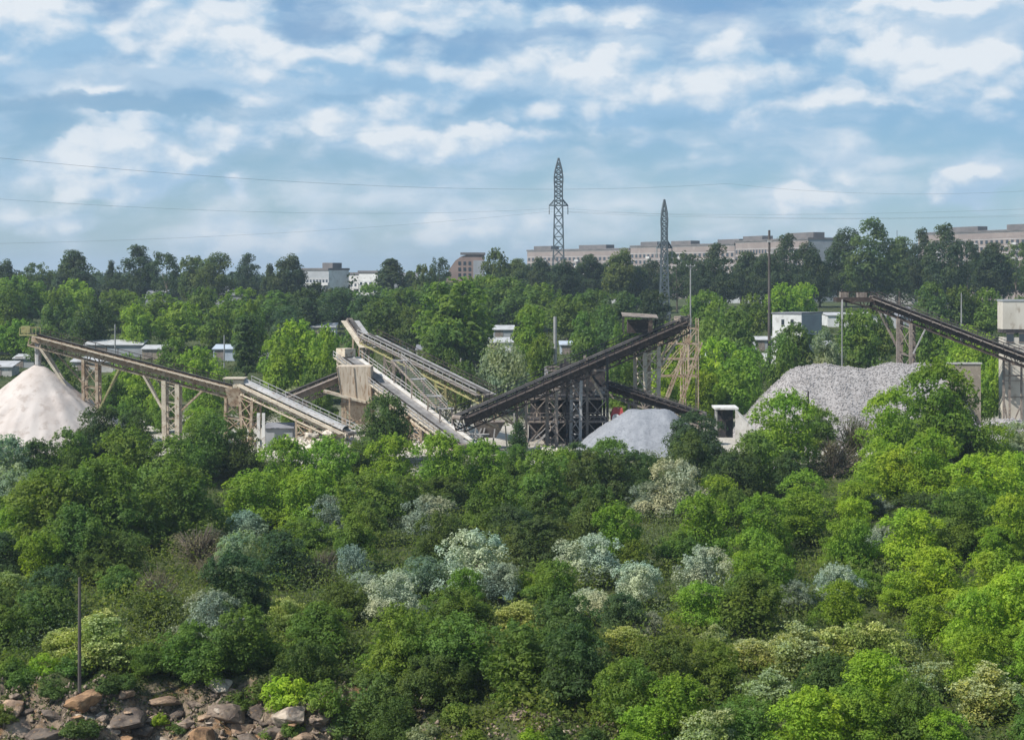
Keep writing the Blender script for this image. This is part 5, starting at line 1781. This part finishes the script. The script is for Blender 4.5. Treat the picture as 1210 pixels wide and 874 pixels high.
# trees on the rise between
TL2 = [('far_tall', px, (322 if px > 590 else 338) + 7 * math.sin(px * .13) - (px > 590) * 6 - (px > 960) * 8, 46, 'far') for px in range(8, 1230, 31) if not 345 < px < 455]
for i, (k, px, yt, w, t) in enumerate(TL2):
    far(k, px, yt, w, t, 565 + (i * 29 % 30), 'treeline')
MB_ = [('far_round', 22, 338, 76, 'mid', 430), ('far_round', 88, 342, 64, 'fresh', 425), ('far_round', 70, 352, 50, 'deep', 400), ('far_round', 110, 366, 54, 'dark', 372), ('far_round', 140, 352, 62, 'mid', 430), ('far_round', 185, 356, 70, 'mid', 420), ('far_round', 160, 372, 56, 'fresh', 372), ('far_round', 215, 368, 60, 'fresh', 380),
       ('far_round', 240, 350, 56, 'deep', 420), ('far_round', 285, 350, 70, 'fresh', 430), ('far_round', 262, 372, 50, 'mid', 375), ('far_round', 325, 354, 66, 'mid', 430), ('far_round', 362, 352, 60, 'blue', 420), ('far_round', 400, 350, 56, 'blue', 440), ('far_round', 340, 372, 50, 'blue', 380), ('far_column', 290, 378, 30, 'dark', 322), ('far_round', 296, 370, 46, 'mid', 340),
       ('far_round', 352, 394, 80, 'bright', 312), ('far_round', 330, 412, 50, 'fresh', 300), ('far_round', 385, 402, 50, 'fresh', 302), ('far_round', 440, 345, 60, 'deep', 440), ('far_round', 480, 350, 60, 'mid', 430), ('far_round', 505, 345, 50, 'mid', 440), ('far_round', 455, 366, 60, 'olive', 380), ('far_round', 490, 372, 44, 'olive', 370), ('far_round', 430, 360, 40, 'blue', 400),
       ('far_round', 540, 348, 112, 'mid', 340), ('far_round', 572, 336, 70, 'mid', 450), ('far_round', 600, 340, 70, 'deep', 440), ('far_round', 640, 346, 60, 'deep', 430), ('far_round', 628, 376, 54, 'fresh', 335), ('willow', 592, 412, 60, 'greyg', 292), ('far_round', 670, 360, 56, 'mid', 400), ('far_round', 700, 352, 60, 'deep', 420), ('far_round', 735, 356, 60, 'dark', 410),
       ('far_round', 690, 382, 40, 'mid', 340), ('far_round', 715, 372, 44, 'deep', 370), ('far_round', 770, 352, 50, 'far', 430), ('far_round', 832, 355, 56, 'mid', 390), ('far_round', 868, 378, 60, 'deep', 330), ('far_round', 850, 366, 50, 'mid', 360), ('far_round', 845, 415, 84, 'bright', 296), ('far_round', 812, 422, 54, 'bright', 290), ('far_round', 885, 425, 50, 'fresh', 292),
       ('far_round', 865, 440, 60, 'fresh', 280), ('far_round', 825, 450, 60, 'bright', 276), ('far_round', 925, 348, 56, 'bright', 400), ('far_round', 950, 346, 50, 'bright', 410), ('far_round', 890, 358, 46, 'mid', 400), ('far_round', 1010, 380, 60, 'mid', 330), ('far_round', 1036, 376, 44, 'deep', 345), ('far_round', 940, 396, 60, 'deep', 325), ('far_round', 975, 404, 46, 'greyg', 310),
       ('far_round', 1100, 346, 60, 'olive', 400), ('far_round', 1135, 350, 60, 'olive', 400), ('far_round', 1165, 352, 50, 'mid', 400), ('far_round', 1110, 388, 60, 'fresh', 330), ('far_round', 1140, 400, 60, 'bright', 310), ('far_round', 1165, 410, 50, 'bright', 300), ('far_round', 1085, 390, 44, 'mid', 330), ('far_round', 1175, 440, 40, 'bright', 280), ('far_round', 1210, 360, 50, 'mid', 400),
       ('far_round', 150, 432, 60, 'fresh', 296), ('far_round', 130, 455, 46, 'mid', 280), ('far_round', 168, 455, 56, 'fresh', 280), ('far_round', 235, 425, 60, 'fresh', 300), ('far_round', 205, 412, 50, 'mid', 315), ('far_round', 245, 460, 50, 'fresh', 278), ('far_round', 75, 440, 50, 'olive', 296), ('far_round', 55, 398, 50, 'olive', 345), ('far_round', 20, 388, 50, 'fresh', 360),
       ('far_round', 420, 398, 40, 'mid', 330), ('far_round', 375, 445, 50, 'mid', 282), ('far_round', 300, 470, 50, 'mid', 278), ('far_round', 350, 470, 56, 'greyg', 274), ('far_round', 640, 412, 44, 'mid', 300), ('far_round', 548, 440, 40, 'olive', 290), ('far_round', 520, 396, 40, 'mid', 330), ('far_round', 745, 388, 50, 'mid', 320), ('far_round', 790, 395, 46, 'mid', 320),
       ('far_round', 925, 412, 50, 'mid', 300), ('far_round', 1150, 462, 50, 'fresh', 272), ('far_round', 780, 450, 50, 'bright', 278), ('far_round', 735, 440, 50, 'mid', 282), ('far_round', 740, 470, 40, 'mid', 272), ('far_round', 470, 450, 50, 'deep', 290), ('far_round', 10, 352, 50, 'mid', 400), ('far_round', -8, 380, 40, 'mid', 370),
       ('thick', 190, 478, 50, 'fresh', 268), ('thick', 150, 486, 40, 'mid', 266), ('thick', 235, 492, 44, 'fresh', 262), ('thick', 350, 497, 44, 'mid', 264), ('thick', 390, 492, 40, 'mid', 266), ('thick', 130, 490, 36, 'fresh', 268), ('thick', 265, 492, 36, 'deep', 266), ('thick', 470, 480, 40, 'dark', 268)]
for k, px, yt, w, t, Y in MB_:
    far(k, px, yt, w, t, Y, 'rise')

# ------------------------------------------------------------------ ground cover that nobody could count
def cover(name, n, region, leaf, mat, tones, hgt, label_kind='stuff'):
    pts, ton = [], []
    while len(pts) < n:
        y = random.uniform(*region['y'])
        x = random.uniform(-.34, .34) * y + random.uniform(-6, 6)
        if not region['ok'](x, y): continue
        v = noise.noise(Vector((x * .11, y * .11, 4))) + .5 * noise.noise(Vector((x * .4, y * .4, 9)))
        h = max(.08, hgt * (.5 + v))
        for _ in range(10):
            dx, dy = random.gauss(0, .5), random.gauss(0, .5)
            pts.append((x + dx, y + dy, gz(x + dx, y + dy) + random.uniform(0, h)))
            ton.append(min(1, max(0, .5 + v * .5 + random.uniform(-.25, .25))))
    pts = np.array(pts)
    nr = unit(len(pts), .9)
    me = quads_mesh(name, leaf_quads(pts, nr, np.full(len(pts), leaf)), M[mat], np.repeat(np.array(ton), 4))
    o = link(name, me)
    o.color = tones
    return tag(o, kind='stuff')


def on_slope(x, y):
    if y < 127 and x < -6: return False
    if y < 112.5 and -5 < x < 9: return False
    return True


cover('undergrowth', 260000, dict(y=(106, 236), ok=on_slope), .28, 'leaf', (.105, .150, .044, 1), 2.8)
cover('undergrowth', 90000, dict(y=(120, 215), ok=lambda x, y: on_slope(x, y) and x < 40 and noise.noise(Vector((x * .09, y * .07, 21))) > .12), .15, 'silver_leaf', (.125, .165, .095, 1), 2.8)
cover('grass', 45000, dict(y=(121, 140), ok=lambda x, y: x < -4 and gz(x, y) > -6.4), .22, 'leaf', (.075, .105, .035, 1), .5)
cover('grass', 60000, dict(y=(272, 470), ok=lambda x, y: not (y < 300 and noise.noise(Vector((x * .05, y * .05, 2))) < -.1)), .5, 'leaf', (.060, .090, .030, 1), .9)

# the woods far behind, one dark mass
pts, ton = [], []
for _ in range(2600):
    y = random.uniform(640, 1000)
    x = random.uniform(-.36, .36) * y
    if x > 0 and y > 660: continue
    h = 9 + 3 * noise.noise(Vector((x * .03, y * .03, 8)))
    c_ = np.array((x, y, gz(x, y) + random.uniform(1, h)))
    d_ = unit(26, .3)
    pts.append(c_ + d_ * 2.6)
    ton.append(np.full(26, random.uniform(0, 1)))
pts = np.vstack(pts)
o = link('distant_woods', quads_mesh('distant_woods', leaf_quads(pts, unit(len(pts), .6), np.full(len(pts), 1.7)), M['leaf'], np.repeat(np.concatenate(ton), 4)))
o.color = (.036, .064, .036, 1)
tag(o, kind='stuff')

cover('grass', 16000, dict(y=(111, 125), ok=lambda x, y: x < 9 and noise.noise(Vector((x * .35, y * .35, 12))) > .14), .17, 'leaf', (.115, .135, .05, 1), .5)

# ------------------------------------------------------------------ boulders of the quarry edge
BL = []
ROCKTONE = [((.32, .235, .17), 'tan'), ((.23, .185, .15), 'grey-brown'), ((.36, .31, .26), 'pale grey'), ((.31, .195, .115), 'orange-brown'), ((.13, .108, .093), 'dark grey'), ((.44, .39, .33), 'whitish')]


def boulder(px, py, w_px, ti, squash=1.0, tilt=0.0):
    Y = 118.0
    for _ in range(40):
        z = gz(X_at(px, Y), Y) + .1
        Y = Y * .7 + .3 * F * (CAM_Z - z) / (py - HY)
    s = w_px / F * Y / 2 * (1.35 if w_px > 17.5 else 1.1)
    x = X_at(px, Y)
    o = bpy.data.objects.new('boulder', BOULDERS[random.randrange(10)])
    COL.objects.link(o)
    o.location = (x, Y, CAM_Z - (py - HY) / F * Y - .32 * s)
    o.rotation_euler = (random.uniform(-.3, .3), tilt + random.uniform(-.2, .2), random.uniform(0, 6.28))
    o.scale = (s, s, s * squash)
    base, word = ROCKTONE[ti]
    j = random.uniform(.85, 1.15)
    o.color = (base[0] * j, base[1] * j, base[2] * j, 1)
    BL.append(dict(o=o, px=px, py=py, w=w_px, word=word))


for a in [(95, 822, 40, 3, .8), (112, 824, 16, 5, .7), (110, 806, 14, 5, .8), (115, 848, 22, 1, 1.0), (100, 842, 20, 5, .5), (128, 858, 24, 2, .7), (148, 816, 18, 0, .9), (190, 820, 36, 0, .5), (208, 838, 20, 4, .9), (168, 856, 26, 4, .8), (150, 842, 36, 4, .7),
          (182, 846, 18, 1, .8), (262, 804, 26, 5, .8), (272, 812, 26, 0, .8), (246, 812, 13, 5, 1.4), (268, 830, 44, 1, .8), (250, 838, 30, 0, .6), (286, 850, 36, 0, .7), (240, 862, 40, 3, .8), (222, 850, 20, 1, .8), (310, 832, 34, 4, .7), (343, 838, 34, 2, .9),
          (330, 858, 30, 4, .8), (360, 868, 34, 0, .7), (390, 856, 22, 2, .8), (402, 868, 22, 5, .8), (418, 866, 20, 0, .8), (398, 797, 16, 5, .9), (8, 830, 40, 0, .8), (22, 850, 38, 1, .7), (50, 862, 40, 4, .7), (75, 866, 30, 4, .7), (38, 836, 22, 4, .8), (64, 838, 24, 4, .8),
          (605, 838, 36, 1, .7), (640, 842, 30, 4, .7), (618, 858, 30, 1, .7), (660, 848, 24, 2, .6), (722, 868, 34, 2, .6), (565, 866, 34, 1, .6), (672, 860, 20, 2, .8), (590, 848, 22, 4, .8), (300, 868, 30, 4, .8), (140, 870, 26, 3, .8), (195, 866, 22, 2, .8), (205, 812, 16, 4, .8),
          (350, 802, 12, 5, .9), (232, 828, 18, 1, .8), (320, 846, 16, 1, .8), (375, 846, 20, 1, .8)]:
    boulder(*a)
for _ in range(60):
    px, py = random.uniform(0, 430), random.uniform(812, 872)
    boulder(px, py, random.uniform(8, 17), random.choice([0, 1, 1, 2, 4, 4, 5, 3]), random.uniform(.6, .95))

# small broken stone between them
V, T = [], []
octo = np.array([(1, 0, 0), (-1, 0, 0), (0, 1, 0), (0, -1, 0), (0, 0, 1), (0, 0, -1)], float)
octf = [(0, 2, 4), (2, 1, 4), (1, 3, 4), (3, 0, 4), (2, 0, 5), (1, 2, 5), (3, 1, 5), (0, 3, 5)]
loops = []
for _ in range(5200):
    y = random.uniform(112, 124.5)
    x = random.uniform(-38, -6) if random.random() < .85 else random.uniform(-6, 9)
    if x > -6 and y > 117: continue
    r_ = random.uniform(.05, .24)
    a = random.uniform(0, 6.28)
    p = octo * np.array([random.uniform(.5, 1.3) for _ in range(6)])[:, None] * r_
    p = p @ np.array([[math.cos(a), -math.sin(a), 0], [math.sin(a), math.cos(a), 0], [0, 0, 1]]).T
    b = len(V) * 6
    V.append(p + np.array([x, y, gz(x, y) + r_ * .2]))
    for f in octf: loops += [b + k for k in f]
n = len(loops) // 3
me = mesh_np('rubble', np.vstack(V), loops, np.arange(n) * 3, np.full(n, 3), M['rock'])
o = link('rubble', me)
o.color = (.27, .22, .175, 1)
tag(o, kind='stuff')

# ------------------------------------------------------------------ labels that single out every plant and boulder
ORD = ['first', 'second', 'third', 'fourth', 'fifth', 'sixth', 'seventh', 'eighth', 'ninth', 'tenth', 'eleventh', 'twelfth', 'thirteenth', 'fourteenth', 'fifteenth', 'sixteenth', 'seventeenth', 'eighteenth', 'nineteenth', 'twentieth']
MARKS = [(70, 'the pale sand heap'), (140, "the stacker's first legs"), (230, 'the pale twin-column trestle'), (300, 'the transfer hopper legs'), (365, 'the grey shed'), (430, 'the white rubble'), (500, 'the tan storage bin'), (575, 'the wide pale conveyor foot'),
         (640, 'the long dark conveyor foot'), (705, 'the dark screening tower'), (765, 'the fine gravel heap'), (835, 'the low brown conveyor end'), (905, 'the concrete bunker'), (985, 'the coarse heap near end'), (1060, 'the coarse heap middle'), (1130, "the stacker's grey legs"), (1400, 'the tan process building')]
GROUPS = {}
for p_ in PLANTS:
    if p_['zone'] == 'slope':
        k = next(m for a, m in MARKS if p_['px'] < a)
    else:
        k = p_['zone']
    GROUPS.setdefault((k, p_['word'], p_['name']), []).append(p_)
for (k, word, nm), L in GROUPS.items():
    kw = KINDWORD[nm]
    cat = 'tree' if 'tree' in nm else 'shrub'
    if k in ('treeline', 'rise'):
        L.sort(key=lambda d: d['px'])
        place = 'in the far treeline' if k == 'treeline' else 'on the rise behind the plant'
        for i, d in enumerate(L):
            o_ = ORD[i] if i < 20 else 'number %d' % (i + 1)
            lab = f'{word} {kw} {place}' + (f', {o_} from the sand heap' if len(L) > 1 else '')
            tag(d['o'], lab, cat, 'trees of the far treeline' if k == 'treeline' else 'trees on the rise behind the plant')
    else:
        L.sort(key=lambda d: d['py'])
        for i, d in enumerate(L):
            lab = f'{word} {kw}, ' + (f'only one below {k}' if len(L) == 1 else f'{ORD[i]} down the slope below {k}')
            tag(d['o'], lab, cat, 'trees and shrubs of the overgrown slope')
RG = {}
for b in BL:
    col_ = 'below the lone wooden pole' if b['px'] < 150 else 'right of the lone wooden pole' if b['px'] < 235 else 'in the middle outcrop' if b['px'] < 300 else 'at the outcrop\'s shrubby end' if b['px'] < 480 else 'in the small bottom opening'
    size = 'large' if b['w'] > 28 else 'small' if b['w'] < 17.5 else 'medium'
    RG.setdefault((size, b['word'], col_), []).append(b)
for (size, word, c_), L in RG.items():
    L.sort(key=lambda d: d['py'])
    for i, d in enumerate(L):
        tag(d['o'], f'{size} {word} boulder {c_}' + (f', {ORD[i]} one from the top' if len(L) > 1 else ''), 'boulder', 'boulders along the quarry edge')
print('PLANTS', len(PLANTS), 'slope', sum(p['zone'] == 'slope' for p in PLANTS), 'boulders', len(BL))

# ------------------------------------------------------------------ the air
def haze():
    m = bpy.data.materials.new('air')
    m.use_nodes = True
    nt = NT(m.node_tree)
    v = nt.n('ShaderNodeVolumePrincipled')
    v.inputs['Color'].default_value = (0.70, 0.86, 1.0, 1)
    v.inputs['Density'].default_value = 0.00020
    v.inputs['Anisotropy'].default_value = 0.2
    o = nt.n('ShaderNodeOutputMaterial')
    nt.link(v.outputs[0], o.inputs['Volume'])
    b = MB().box((0, 4900, 12), (11000, 9700, 150)).build('haze', m)
    tag(b, kind='stuff')


haze()
